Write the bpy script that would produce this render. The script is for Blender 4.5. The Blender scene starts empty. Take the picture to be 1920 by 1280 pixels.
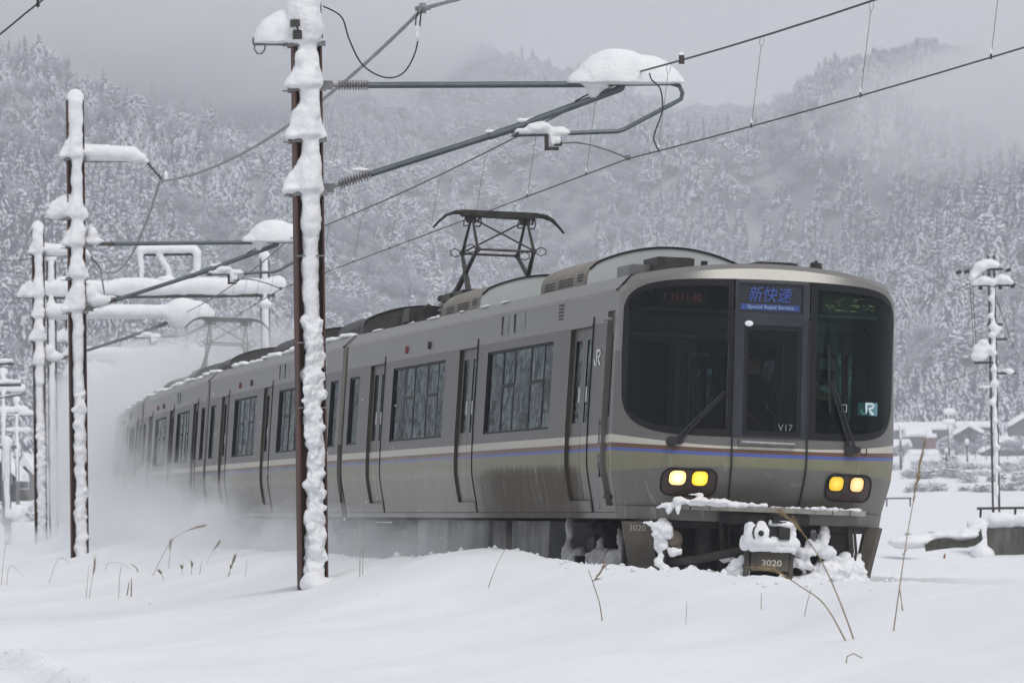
import bpy, math, random
import numpy as np
from mathutils import Vector, Matrix, noise

random.seed(7); rng = np.random.default_rng(7)
SC = bpy.context.scene; COL = SC.collection
R = math.radians
# ------------------------------------------------------------------ camera
CF, CH, ROLL, PITCH = 10321.7, 1.2623, R(0.7615), R(1.6521)
cam_d = bpy.data.cameras.new('camera'); cam = bpy.data.objects.new('camera', cam_d); COL.objects.link(cam)
cam_d.sensor_width = 36; cam_d.lens = CF / 1920 * 36; cam_d.clip_start = 1; cam_d.clip_end = 9000
cam.matrix_world = Matrix.Translation((0, 0, CH)) @ Matrix.Rotation(math.pi / 2 + PITCH, 4, 'X') @ Matrix.Rotation(-ROLL, 4, 'Z')
cam_d.dof.use_dof = True; cam_d.dof.focus_distance = 57; cam_d.dof.aperture_fstop = 9.5
SC.camera = cam
# ------------------------------------------------------------------ sky, sun, exposure
SUN_EL, SUN_AZ = R(52), R(150)
w = bpy.data.worlds.new('World'); SC.world = w; w.use_nodes = True
nt = w.node_tree; nt.nodes.clear()
sky = nt.nodes.new('ShaderNodeTexSky'); sky.sky_type = 'NISHITA'; sky.sun_disc = False
sky.sun_elevation = SUN_EL; sky.sun_rotation = SUN_AZ; sky.dust_density = 3; sky.air_density = 1.2
hs = nt.nodes.new('ShaderNodeHueSaturation'); hs.inputs['Saturation'].default_value = 0.3
mx = nt.nodes.new('ShaderNodeMix'); mx.data_type = 'RGBA'; mx.inputs[0].default_value = 0.85
mx.inputs[7].default_value = (4.85, 4.99, 5.28, 1)          # the closed cloud deck that covers the blue sky
bg = nt.nodes.new('ShaderNodeBackground'); bg.inputs[1].default_value = 0.1
wo = nt.nodes.new('ShaderNodeOutputWorld')
nt.links.new(sky.outputs[0], hs.inputs['Color']); nt.links.new(hs.outputs[0], mx.inputs[6])
nt.links.new(mx.outputs[2], bg.inputs[0]); nt.links.new(bg.outputs[0], wo.inputs[0])
sun_d = bpy.data.lights.new('sun', 'SUN'); sun_d.energy = 1.4; sun_d.angle = R(30); sun_d.color = (1, .98, .95)
sun = bpy.data.objects.new('sun', sun_d); COL.objects.link(sun)
sd = Vector((math.sin(SUN_AZ) * math.cos(SUN_EL), math.cos(SUN_AZ) * math.cos(SUN_EL), math.sin(SUN_EL)))
sun.rotation_euler = (-sd).to_track_quat('-Z', 'Y').to_euler()
SC.view_settings.view_transform = 'Standard'; SC.view_settings.look = 'None'
SC.view_settings.exposure = 0.14; SC.view_settings.gamma = 1; SC.view_settings.use_curve_mapping = False
SC.render.engine = 'CYCLES'
cy = SC.cycles
cy.use_denoising = True; cy.max_bounces = 6; cy.diffuse_bounces = 3; cy.glossy_bounces = 3; cy.transmission_bounces = 4
cy.transparent_max_bounces = 24; cy.volume_bounces = 3; cy.use_adaptive_sampling = True; cy.adaptive_threshold = 0.015
cy.volume_step_rate = 1.0; cy.volume_max_steps = 256
cy.caustics_reflective = False; cy.caustics_refractive = False

# ------------------------------------------------------------------ geometry of the place
A0, AK, X0, Y0 = R(10.5937), R(0.0695), 2.4176, 55.8745     # track: heading, curvature, where the leading car stands
CANT = R(2.881)
def arc(s):
    if s > 150:
        p = arc(150.0); a = A0 - AK * 150
        return (p[0] - math.sin(a) * (s - 150), p[1] + math.cos(a) * (s - 150))
    return (X0 - (math.cos(A0 - AK * s) - math.cos(A0)) / AK, Y0 - (math.sin(A0 - AK * s) - math.sin(A0)) / AK)
def heading(s): return A0 - AK * min(s, 150)
def at(px, py, Y):
    """world point seen at pixel (px, py) of the 1920 wide photograph at distance Y"""
    X = px - 960; V = py - 640
    u = (X * math.cos(ROLL) - V * math.sin(ROLL)) / CF; v = -(X * math.sin(ROLL) + V * math.cos(ROLL)) / CF
    y3 = math.cos(PITCH) - v * math.sin(PITCH); z3 = math.sin(PITCH) + v * math.cos(PITCH)
    k = Y / y3
    return Vector((u * k, Y, z3 * k + CH))
_ss = np.linspace(-400, 1600, 8001); _tr = np.array([arc(s) for s in _ss]); _hd = np.array([heading(s) for s in _ss])
def track_lat(X, Y):
    """signed distance to the right of the track centre line"""
    xt = np.interp(Y, _tr[:, 1], _tr[:, 0]); a = np.interp(Y, _tr[:, 1], _hd)
    return (X - xt) * np.cos(a)

# ------------------------------------------------------------------ materials
MAT = {}
def pm(name, c, rough=.7, metal=0., c2=None, scale=3., detail=4., bump=0., emit=None, stretch=None, bscale=None, spec=None, contrast=(.35, .65)):
    if name in MAT: return MAT[name]
    m = bpy.data.materials.new(name); m.use_nodes = True; n = m.node_tree; b = n.nodes['Principled BSDF']
    b.inputs['Base Color'].default_value = (*c, 1); b.inputs['Roughness'].default_value = rough; b.inputs['Metallic'].default_value = metal
    if spec is not None: b.inputs['Specular IOR Level'].default_value = spec
    if emit: b.inputs['Emission Color'].default_value = (*emit[:3], 1); b.inputs['Emission Strength'].default_value = emit[3]
    tc = n.nodes.new('ShaderNodeTexCoord'); mp = n.nodes.new('ShaderNodeMapping'); n.links.new(tc.outputs['Object'], mp.inputs[0])
    if stretch: mp.inputs['Scale'].default_value = stretch
    if c2:
        t = n.nodes.new('ShaderNodeTexNoise'); t.inputs['Scale'].default_value = scale; t.inputs['Detail'].default_value = detail
        n.links.new(mp.outputs[0], t.inputs['Vector'])
        r = n.nodes.new('ShaderNodeMapRange'); r.inputs[1].default_value, r.inputs[2].default_value = contrast
        n.links.new(t.outputs[0], r.inputs[0])
        x = n.nodes.new('ShaderNodeMix'); x.data_type = 'RGBA'; x.inputs[6].default_value = (*c, 1); x.inputs[7].default_value = (*c2, 1)
        n.links.new(r.outputs[0], x.inputs[0]); n.links.new(x.outputs[2], b.inputs['Base Color'])
    if bump:
        t = n.nodes.new('ShaderNodeTexNoise'); t.inputs['Scale'].default_value = bscale or scale * 3; t.inputs['Detail'].default_value = 5
        n.links.new(mp.outputs[0], t.inputs['Vector'])
        q = n.nodes.new('ShaderNodeBump'); q.inputs['Strength'].default_value = 1; q.inputs['Distance'].default_value = bump
        n.links.new(t.outputs[0], q.inputs['Height']); n.links.new(q.outputs[0], b.inputs['Normal'])
    MAT[name] = m
    return m
def body_mat(name, base, kind, rough=.5, metal=.15, dustk=1., grimek=1.):
    """train skin: a base paint or steel under road grime and a film of blown snow. kind 'cab' or 'mid'"""
    if name in MAT: return MAT[name]
    m = bpy.data.materials.new(name); m.use_nodes = True; n = m.node_tree; b = n.nodes['Principled BSDF']; L = n.links.new
    b.inputs['Metallic'].default_value = metal
    tc = n.nodes.new('ShaderNodeTexCoord'); sx = n.nodes.new('ShaderNodeSeparateXYZ'); L(tc.outputs['Object'], sx.inputs[0])
    def math_(op, a, c=None, clamp=False):
        q = n.nodes.new('ShaderNodeMath'); q.operation = op; q.use_clamp = clamp
        for i, v in enumerate((a, c)):
            if v is None: continue
            if isinstance(v, (int, float)): q.inputs[i].default_value = v
            else: L(v, q.inputs[i])
        return q.outputs[0]
    def rng_(v, a, c, lo=0., hi=1.):
        q = n.nodes.new('ShaderNodeMapRange'); q.interpolation_type = 'SMOOTHSTEP'
        L(v, q.inputs[0]); q.inputs[1].default_value = a; q.inputs[2].default_value = c; q.inputs[3].default_value = lo; q.inputs[4].default_value = hi
        return q.outputs[0]
    def nz(scale, st, det=4.):
        mp = n.nodes.new('ShaderNodeMapping'); mp.inputs['Scale'].default_value = st; L(tc.outputs['Object'], mp.inputs[0])
        t = n.nodes.new('ShaderNodeTexNoise'); t.inputs['Scale'].default_value = scale; t.inputs['Detail'].default_value = det
        L(mp.outputs[0], t.inputs['Vector']); return t.outputs[0]
    s, z = sx.outputs[1], sx.outputs[2]
    streak = nz(5., (1, 3.2, .22), 6.); blot = nz(1.6, (1, .6, 1.6), 5.); fine = nz(26., (1, 3, .3), 3.)
    low = rng_(z, 1.95, 1.25)
    if kind == 'cab':
        zone = math_('MULTIPLY', rng_(s, 1.9, 3.2), rng_(s, 9.8, 6.8))
        g = math_('ADD', math_('MULTIPLY', low, .22), math_('MULTIPLY', math_('MULTIPLY', zone, rng_(z, 1.60, 1.44)), 2.0))
        dz = rng_(s, 6.8, 10.5)
    else:
        g = math_('MULTIPLY', low, .22)
        dz = rng_(s, -30, -20)
    g = math_('MULTIPLY', g, rng_(math_('ADD', streak, math_('MULTIPLY', blot, .4)), .44, .78))
    g = math_('MULTIPLY', g, grimek, True)
    wavy = math_('ADD', z, math_('MULTIPLY', math_('SUBTRACT', blot, .5), .16))
    dust = math_('MULTIPLY', dz, math_('ADD', math_('MULTIPLY', rng_(wavy, 1.79, 1.70), .5), math_('MULTIPLY', rng_(wavy, 1.6, 1.53), .22)))
    dust = math_('ADD', dust, math_('MULTIPLY', dz, .06))
    dust = math_('MULTIPLY', dust, rng_(streak, .30, .62, .55, 1.0))
    salt = math_('MULTIPLY', rng_(streak, .63, .72), math_('MULTIPLY', low, .35))
    dust = math_('MULTIPLY', math_('ADD', dust, salt), dustk, True)
    x0 = n.nodes.new('ShaderNodeMix'); x0.data_type = 'RGBA'; x0.inputs[6].default_value = (*[c * .88 for c in base], 1); x0.inputs[7].default_value = (*[min(1, c * 1.1) for c in base], 1)
    L(fine, x0.inputs[0])
    x1 = n.nodes.new('ShaderNodeMix'); x1.data_type = 'RGBA'; x1.inputs[7].default_value = (.095, .078, .056, 1); L(g, x1.inputs[0]); L(x0.outputs[2], x1.inputs[6])
    x2 = n.nodes.new('ShaderNodeMix'); x2.data_type = 'RGBA'; x2.inputs[7].default_value = (.42, .41, .38, 1); L(dust, x2.inputs[0]); L(x1.outputs[2], x2.inputs[6])
    L(x2.outputs[2], b.inputs['Base Color'])
    L(math_('ADD', math_('MULTIPLY', math_('ADD', dust, g), .35), rough, True), b.inputs['Roughness'])
    q = n.nodes.new('ShaderNodeBump'); q.inputs['Distance'].default_value = .0015; L(fine, q.inputs['Height']); L(q.outputs[0], b.inputs['Normal'])
    MAT[name] = m
    return m
def glass(name, tint, refl=1., rough=.02, ior=1.5, wavy=0.):
    if name in MAT: return MAT[name]
    m = bpy.data.materials.new(name); m.use_nodes = True; n = m.node_tree; n.nodes.clear(); L = n.links.new
    o = n.nodes.new('ShaderNodeOutputMaterial'); mi = n.nodes.new('ShaderNodeMixShader'); t = n.nodes.new('ShaderNodeBsdfTransparent'); g = n.nodes.new('ShaderNodeBsdfGlossy')
    f = n.nodes.new('ShaderNodeFresnel'); f.inputs[0].default_value = ior
    t.inputs[0].default_value = (*tint, 1); g.inputs[0].default_value = (refl * .9, refl, refl * .99, 1); g.inputs['Roughness'].default_value = rough
    if wavy:
        tc = n.nodes.new('ShaderNodeTexCoord'); mp = n.nodes.new('ShaderNodeMapping'); mp.inputs['Scale'].default_value = (1, 1.5, 2.4); L(tc.outputs['Object'], mp.inputs[0])
        t_ = n.nodes.new('ShaderNodeTexNoise'); t_.inputs['Scale'].default_value = 2.6; t_.inputs['Detail'].default_value = 4; t_.inputs['Distortion'].default_value = 1.4; L(mp.outputs[0], t_.inputs['Vector'])
        bp_ = n.nodes.new('ShaderNodeBump'); bp_.inputs['Strength'].default_value = 1; bp_.inputs['Distance'].default_value = wavy; L(t_.outputs[0], bp_.inputs['Height']); L(bp_.outputs[0], g.inputs['Normal'])
        mr = n.nodes.new('ShaderNodeMapRange'); mr.inputs[1].default_value = .38; mr.inputs[2].default_value = .64; mr.inputs[3].default_value = .42; mr.inputs[4].default_value = 1.15; L(t_.outputs[0], mr.inputs[0])  # noise varies the mirror strength, painting mottled reflections into the glass
        mm = n.nodes.new('ShaderNodeMath'); mm.operation = 'MULTIPLY'; mm.use_clamp = True; L(f.outputs[0], mm.inputs[0]); L(mr.outputs[0], mm.inputs[1]); L(mm.outputs[0], mi.inputs[0])
    else: L(f.outputs[0], mi.inputs[0])
    L(t.outputs[0], mi.inputs[1]); L(g.outputs[0], mi.inputs[2]); L(mi.outputs[0], o.inputs[0])
    MAT[name] = m
    return m
snow_m = pm('fresh_snow', (.82, .83, .86), .85, c2=(.86, .865, .88), scale=2., bump=.006, bscale=9, spec=.15)
clump_m = pm('packed_snow', (.80, .81, .84), .85, c2=(.87, .875, .89), scale=6., bump=.012, bscale=22, spec=.15)
dirty_m = pm('grey_brake_snow', (.42, .41, .40), .9, c2=(.68, .68, .68), scale=7., bump=.012, bscale=25, spec=.1)
rust_m = pm('rusted_steel', (.055, .024, .016), .75, c2=(.10, .042, .026), scale=4., stretch=(1, 1, .25), bump=.002)
galv_m = pm('galvanised_steel', (.16, .165, .17), .5, .5, c2=(.25, .25, .25), scale=8.)
tube_m = pm('slate_blue_tube', (.085, .105, .125), .42, .35, c2=(.12, .14, .155), scale=6.)
iron_m = pm('dark_iron', (.035, .034, .034), .6, .3, c2=(.07, .062, .055), scale=9.)
black_m = pm('black_rubber', (.012, .012, .013), .6)
wire_m = pm('black_wire', (.03, .03, .03), .5, .3)
insul_m = pm('grey_insulator', (.17, .16, .16), .45, c2=(.30, .29, .29), scale=20.)
rust_ins_m = pm('brown_insulator', (.05, .035, .03), .4, c2=(.09, .07, .06), scale=20.)

# ------------------------------------------------------------------ mesh builder
class MB:
    def __init__(s): s.v = []; s.f = []; s.m = []
    def poly(s, pts, m=0):
        i = len(s.v); s.v += [tuple(p) for p in pts]; s.f.append(tuple(range(i, i + len(pts)))); s.m.append(m)
    def box(s, x0, x1, y0, y1, z0, z1, m=0):
        i = len(s.v)
        s.v += [(x, y, z) for z in (z0, z1) for y in (y0, y1) for x in (x0, x1)]
        for q in ((0, 2, 3, 1), (4, 5, 7, 6), (0, 1, 5, 4), (2, 6, 7, 3), (0, 4, 6, 2), (1, 3, 7, 5)):
            s.f.append(tuple(i + k for k in q)); s.m.append(m)
    def bar(s, p, q, a, b, m=0, up=(0, 0, 1)):
        """box beam from p to q, a wide, b high"""
        p = Vector(p); q = Vector(q); d = (q - p).normalized(); up = Vector(up)
        r = d.cross(up)
        if r.length < 1e-4: r = d.cross(Vector((1, 0, 0)))
        r.normalize(); t = r.cross(d)
        i = len(s.v)
        for c in (p, q):
            for e, g in ((-1, -1), (1, -1), (1, 1), (-1, 1)): s.v.append(tuple(c + r * (e * a / 2) + t * (g * b / 2)))
        for k in range(4): s.f.append((i + k, i + (k + 1) % 4, i + 4 + (k + 1) % 4, i + 4 + k)); s.m.append(m)
        s.f.append((i + 3, i + 2, i + 1, i)); s.m.append(m); s.f.append((i + 4, i + 5, i + 6, i + 7)); s.m.append(m)
    def tube(s, pts, r, n=8, m=0, caps=True):
        pts = [Vector(p) for p in pts]; rr = r if isinstance(r, (list, tuple)) else [r] * len(pts)
        i0 = len(s.v); prev = None
        for k, p in enumerate(pts):
            d = (pts[min(k + 1, len(pts) - 1)] - pts[max(k - 1, 0)]).normalized()
            if prev is None:
                a = d.cross(Vector((0, 0, 1)))
                if a.length < .05: a = d.cross(Vector((1, 0, 0)))
            else: a = prev - d * prev.dot(d)
            a.normalize(); prev = a; b = d.cross(a)
            for j in range(n):
                t = 2 * math.pi * j / n
                s.v.append(tuple(p + (a * math.cos(t) + b * math.sin(t)) * rr[k]))
        for k in range(len(pts) - 1):
            for j in range(n):
                a = i0 + k * n + j; b = i0 + k * n + (j + 1) % n
                s.f.append((a, b, b + n, a + n)); s.m.append(m)
        if caps:
            s.f.append(tuple(i0 + j for j in range(n))[::-1]); s.m.append(m)
            s.f.append(tuple(i0 + (len(pts) - 1) * n + j for j in range(n))); s.m.append(m)
    def ell(s, c, r, nu=10, nv=7, m=0):
        i0 = len(s.v); c = Vector(c); r = r if isinstance(r, (tuple, list)) else (r, r, r)
        s.v.append((c.x, c.y, c.z - r[2]))
        for j in range(1, nv):
            t = -math.pi / 2 + math.pi * j / nv
            for k in range(nu):
                p = 2 * math.pi * k / nu
                s.v.append((c.x + r[0] * math.cos(t) * math.cos(p), c.y + r[1] * math.cos(t) * math.sin(p), c.z + r[2] * math.sin(t)))
        s.v.append((c.x, c.y, c.z + r[2])); top = len(s.v) - 1
        for k in range(nu):
            s.f.append((i0, i0 + 1 + (k + 1) % nu, i0 + 1 + k)); s.m.append(m)
            e = i0 + 1 + (nv - 2) * nu
            s.f.append((e + k, e + (k + 1) % nu, top)); s.m.append(m)
        for j in range(nv - 2):
            for k in range(nu):
                a = i0 + 1 + j * nu + k; b = i0 + 1 + j * nu + (k + 1) % nu
                s.f.append((a, b, b + nu, a + nu)); s.m.append(m)
    def grid(s, P, m=0, skip=None, mf=None, flip=False):
        """P[i][j] points; skip(i,j) leaves a cell out; mf(i,j) material"""
        ni, nj = len(P), len(P[0]); i0 = len(s.v)
        for row in P: s.v += [tuple(p) for p in row]
        for i in range(ni - 1):
            for j in range(nj - 1):
                if skip and skip(i, j): continue
                a = i0 + i * nj + j; q = (a, a + 1, a + nj + 1, a + nj)
                s.f.append(q[::-1] if flip else q); s.m.append(mf(i, j) if mf else m)
    def build(s, name, mats, parent=None, smooth=False, loc=None, auto=None):
        me = bpy.data.meshes.new(name); me.from_pydata(s.v, [], s.f)
        mats = mats if isinstance(mats, (list, tuple)) else [mats]
        for q in mats: me.materials.append(q)
        me.polygons.foreach_set('material_index', s.m)
        if smooth: me.polygons.foreach_set('use_smooth', [True] * len(s.f))
        me.update()
        if auto:
            me.set_sharp_from_angle(angle=R(auto))
        o = bpy.data.objects.new(name, me); COL.objects.link(o)
        if parent: o.parent = parent
        if loc is not None: o.location = loc
        return o
def tag(o, label=None, cat=None, group=None, kind=None):
    if label: o['label'] = label
    if cat: o['category'] = cat
    if group: o['group'] = group
    if kind: o['kind'] = kind
    return o
def empty(name, loc=(0, 0, 0), rot=(0, 0, 0), label=None, cat=None, group=None):
    o = bpy.data.objects.new(name, None); COL.objects.link(o); o.location = loc; o.rotation_euler = rot; o.empty_display_size = .3
    return tag(o, label, cat, group)
def children(o, _all=None): return [c for c in bpy.data.objects if c.parent == o]
def copy_tree(o, parent=None):
    c = o.copy(); COL.objects.link(c); c.parent = parent
    for ch in children(o): copy_tree(ch, c)
    return c
_lat = np.random.default_rng(5).random((32, 32, 32)) - .5
def vnoise(p, octv=3):
    out = np.zeros(len(p)); am = 1.
    for _ in range(octv):
        f = np.floor(p); i = f.astype(int) % 32; t = p - f; t = t * t * (3 - 2 * t); j = (i + 1) % 32
        c = 0
        for dx in (0, 1):
            for dy in (0, 1):
                for dz in (0, 1):
                    w_ = (t[:, 0] if dx else 1 - t[:, 0]) * (t[:, 1] if dy else 1 - t[:, 1]) * (t[:, 2] if dz else 1 - t[:, 2])
                    c = c + w_ * _lat[(j if dx else i)[:, 0], (j if dy else i)[:, 1], (j if dz else i)[:, 2]]
        out += c * am; am *= .55; p = p * 2.07 + 3.7
    return out
def snow(name, prims, parent=None, voxel=.03, amp=.012, freq=6., smooth=4, mat=None, floor=None, loc=None, seed=0):
    """one lump of snow: overlapping ellipsoids ('e',centre,radii) and tapered limbs ('t',p,q,r0,r1) fused by a voxel remesh, then roughened"""
    b = MB()
    for p in prims:
        if p[0] == 'e': b.ell(p[1], p[2], 14, 9)
        else:
            a = Vector(p[1]); c = Vector(p[2]); k = max(2, int((c - a).length / (min(p[3], p[4]) * .5)) + 1)
            b.tube([a.lerp(c, i / k) for i in range(k + 1)], [p[3] + (p[4] - p[3]) * i / k for i in range(k + 1)], 12)
            b.ell(a, p[3], 12, 8); b.ell(c, p[4], 12, 8)
    o = b.build(name, mat or clump_m, None)
    r = o.modifiers.new('r', 'REMESH'); r.mode = 'VOXEL'; r.voxel_size = voxel
    sm = o.modifiers.new('s', 'SMOOTH'); sm.iterations = smooth; sm.factor = .6
    dg = bpy.context.evaluated_depsgraph_get(); me = bpy.data.meshes.new_from_object(o.evaluated_get(dg))
    old = o.data; o.modifiers.clear(); o.data = me; bpy.data.meshes.remove(old); me.name = name
    if not me.materials: me.materials.append(mat or clump_m)
    off = Vector((seed * 7.3, seed * 3.1, seed * 1.7))
    n = len(me.vertices); co = np.empty(n * 3, np.float32); me.vertices.foreach_get('co', co); co = co.reshape(-1, 3)
    no = np.empty(n * 3, np.float32); me.vertex_normals.foreach_get('vector', no); no = no.reshape(-1, 3)
    co = co + no * (vnoise(co * freq + np.array(off)) * amp * 1.9)[:, None]
    if floor is not None: co[:, 2] = np.where(co[:, 2] < floor, floor + (co[:, 2] - floor) * .06, co[:, 2])
    me.vertices.foreach_set('co', co.astype(np.float32).ravel())
    me.polygons.foreach_set('use_smooth', [True] * len(me.polygons)); me.update()
    if parent: o.parent = parent
    if loc is not None: o.location = loc
    return o
def text(name, body, size, mat, parent, matrix, extrude=.002, shear=0., font=None, xs=1., bold=0.):
    cu = bpy.data.curves.new(name, 'FONT'); cu.body = body; cu.size = size; cu.extrude = extrude; cu.shear = shear; cu.align_x = 'CENTER'; cu.align_y = 'CENTER'
    cu.offset = bold; cu.resolution_u = 3
    t = bpy.data.objects.new(name, cu); COL.objects.link(t)
    dg = bpy.context.evaluated_depsgraph_get(); me = bpy.data.meshes.new_from_object(t.evaluated_get(dg))
    bpy.data.objects.remove(t); bpy.data.curves.remove(cu)
    if xs != 1.:
        for v in me.vertices: v.co.x *= xs
    me.materials.clear(); me.materials.append(mat); me.name = name
    me.transform(matrix)
    o = bpy.data.objects.new(name, me); COL.objects.link(o)
    if parent: o.parent = parent
    return o
# ------------------------------------------------------------------ ground
def smooth(x, a, b):
    t = np.clip((x - a) / (b - a), 0, 1); return t * t * (3 - 2 * t)
def fbm(X, Y, sc, seed=0, octv=3):
    out = np.zeros(np.shape(X)); r = np.random.default_rng(seed); am = 1.; tot = 0
    T = 64; lat = r.random((T, T))
    x = np.asarray(X) / sc + seed * 5.13; y = np.asarray(Y) / sc + seed * 2.71
    for _ in range(octv):
        xi = np.floor(x).astype(int); yi = np.floor(y).astype(int); fx = x - xi; fy = y - yi
        fx = fx * fx * (3 - 2 * fx); fy = fy * fy * (3 - 2 * fy)
        g = lambda a, b: lat[a % T, b % T]
        out += am * ((g(xi, yi) * (1 - fx) + g(xi + 1, yi) * fx) * (1 - fy) + (g(xi, yi + 1) * (1 - fx) + g(xi + 1, yi + 1) * fx) * fy - .5)
        tot += am; am *= .5; x = x * 2.03 + 11; y = y * 2.03 + 17
    return out * 2 / tot
def ground_z(X, Y):
    X = np.asarray(X, float); Y = np.asarray(Y, float)
    L = -track_lat(X, Y)
    z = np.interp(L, [-60, -20, -7, -4.2, -2.6, -1.95, -1.5, 1.4, 1.75, 2.1, 2.7, 3.4, 4.6, 6.5, 9, 14, 40], [0, -.05, -.02, .05, .32, .42, .28, .28, .52, .60, .50, .27, .06, -.10, -.20, -.28, -.3])
    near = np.exp(-((Y - 70) / 90.) ** 2)
    z = z + .13 * fbm(X, Y, 4.2, 1, 2) * smooth(np.abs(L), 1.9, 4.5) + .05 * fbm(X, Y, 2.1, 2, 2) * smooth(np.abs(L), 1.5, 2.2) + .018 * fbm(X, Y, .7, 3, 3)
    z = z + .11 * fbm(X * .8, Y * .5, 6.5, 6, 2) * near * smooth(L, 3.6, 6.) + .045 * fbm(X * 1.0, Y * .35, 1.3, 5, 2) * near * smooth(L, 1.5, 2.2)
    z = z + .20 * np.exp(-((X + 1.2) ** 2 / 5. + (Y - 58.) ** 2 / 14.))                      # drift swelling right of the first mast
    z = z - .13 * np.exp(-((X + 2.9) ** 2 / 1.4 + (Y - 58.) ** 2 / 22.))                     # hollow left of it
    # packed verge in the lower left corner
    e = (X + 5.3) * 13. - (Y - 56.) * -2.1 * 1.0
    ln = (X - (-5.3 + (56. - Y) * .1615))
    rd = smooth(-ln, -.05, .22) * (Y < 75)
    z = z - rd * .075 + (np.exp(-(ln / .16) ** 2) * .05 * (1 + 1.2 * fbm(X, Y, .16, 9, 3))) * (Y < 70)
    # the field right of the line and the rise to the village
    far = np.clip(Y - 190, 0, None)
    z = z + far * .0098 * smooth(Y, 190, 260) + fbm(X, Y, 60, 4, 3) * np.clip((Y - 150) / 300, 0, 1) * .9
    ax, ay = 9.0, 124.
    z = z + .34 * np.exp(-((X - 8.6) ** 2 / 3.2 + (Y - 131) ** 2 / 80.)) - .30 * np.exp(-((X - 10.) ** 2 / 2.6 + (Y - 117.0) ** 2 / 7.))
    return z
def bound(a, b, n): return list(np.linspace(a, b, n, endpoint=False))
xs_ = np.array(bound(-1500, -300, 8) + bound(-300, -60, 20) + bound(-60, -16, 40) + bound(-16, -8, 50) + bound(-8, 8, 190) + bound(8, 16, 50) + bound(16, 60, 44) + bound(60, 300, 24) + list(np.linspace(300, 1500, 9)))
ys_ = np.array(bound(-240, 20, 14) + bound(20, 40, 30) + bound(40, 70, 240) + bound(70, 110, 130) + bound(110, 170, 70) + bound(170, 400, 60) + bound(400, 1100, 50) + list(np.linspace(1100, 2900, 10)))
GX, GY = np.meshgrid(xs_, ys_); GZ = ground_z(GX, GY)
g = MB(); nx = len(xs_)
g.v = list(zip(GX.ravel().tolist(), GY.ravel().tolist(), GZ.ravel().tolist()))
for j in range(len(ys_) - 1):
    for i in range(nx - 1):
        a = j * nx + i; g.f.append((a, a + 1, a + nx + 1, a + nx)); g.m.append(0)
ground_m = pm('snow_ground', (.80, .81, .84), .8, c2=(.85, .86, .885), scale=.6, bump=.010, bscale=9, spec=.2)
tag(g.build('snow_ground', ground_m, smooth=True), kind='structure')
def gz(x, y): return float(ground_z(np.array([x]), np.array([y]))[0])
def hit(px, py, y0=36., y1=90.):
    """where the sight line through a pixel meets the snow"""
    prev = None
    Ys = np.arange(y0, y1, .25); ps = [at(px, py, Y) for Y in Ys]; gr = ground_z(np.array([p.x for p in ps]), Ys)
    for p, g_ in zip(ps, gr):
        if g_ >= p.z: return Vector((p.x, p.y, float(g_)))
    p = at(px, py, y1); return Vector((p.x, p.y, gz(p.x, p.y)))
# ------------------------------------------------------------------ mountains
PXR = [-4400, -3000, -2000, -1200, -600, 0, 300, 600, 830, 900, 1000, 1100, 1280, 1450, 1520, 1620, 1720, 1830, 1920, 2100, 2500, 3000, 3600, 4400]
PYR = [-120, -100, -60, -150, -200, -190, -170, -90, 44, 62, 88, 118, 182, 175, 128, 78, 55, 62, 88, 60, 110, 80, 20, -40]
def hill_pt(px, t):
    """px: direction in photograph pixels, t: 0 at the foot .. 1 on the ridge, > 1 behind it"""
    az = (px - 960) / CF
    rid = 2300 - 380 * smooth(px, 1380, 1640) - 250 * smooth(-px, 200, 2000)
    foot = 1170 - 240 * smooth(-px, -620, 100)
    hy = 640 + 285 + (1750 - px) * .0133
    zr = CH + (hy - np.interp(px, PXR, PYR)) / CF * rid - 9
    r = foot + (rid - foot) * t
    X = r * np.tan(az); Y = r
    tt = np.clip(t, 0, 1)
    z = 8.5 + (zr - 8.5) * (tt ** 1.12)
    rb = fbm(X, Y, 170, 21, 3); gu = np.abs(fbm(X + Y * .35, Y * .45, 95, 23, 3))
    z = z + np.sin(np.pi * tt) * (rb * 34 - gu * 46 + 9)
    z = z - np.clip(t - 1, 0, 1) * 260
    # foreground spur of the right hand hill
    z = z + 22 * np.exp(-((px - 1980) / 330.) ** 2) * np.exp(-((t - .34) / .2) ** 2)
    return X, Y, z
PXS = np.array(bound(-4400, -300, 120) + bound(-300, 2200, 230) + list(np.linspace(2200, 4400, 70)))
TS = np.array([-.12] + bound(0, 1.12, 110) + [1.3, 1.6])
PG, TG = np.meshgrid(PXS, TS); HX, HY, HZ = hill_pt(PG, TG)
HZ[0] -= 12
h = MB(); h.v = list(zip(HX.ravel().tolist(), HY.ravel().tolist(), HZ.ravel().tolist())); nx = len(PXS)
for j in range(len(TS) - 1):
    for i in range(nx - 1):
        a = j * nx + i; h.f.append((a, a + 1, a + nx + 1, a + nx)); h.m.append(0)
hill_m = pm('snowy_forest_floor', (.17, .17, .18), .95, c2=(.42, .425, .44), scale=.06, spec=.05)
tag(h.build('mountains', hill_m, smooth=True), kind='structure')

# the valley's other sides, seen only as reflections in the train's glass
sm_ = MB(); az_ = list(np.linspace(R(8), R(152), 40)) ; 
def side_ring(a0, a1, n=44):
    az = np.linspace(a0, a1, n); P = []
    for k, (r_, z_) in enumerate(((900, 6), (1050, 40), (1250, 110), (1480, 150))):
        P.append([(math.sin(a) * r_, math.cos(a) * r_, z_ * (1 + .25 * math.sin(a * 7 + k) + .12 * math.sin(a * 23)) - 12) for a in az])
    return P
sm_.grid(side_ring(R(23), R(172))); sm_.grid(side_ring(R(-172), R(-34)))
tag(sm_.build('side_hills', pm('dense_snowy_wood', (.10, .105, .115), .95, c2=(.38, .39, .41), scale=.03, spec=.05), smooth=True), kind='structure')
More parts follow.
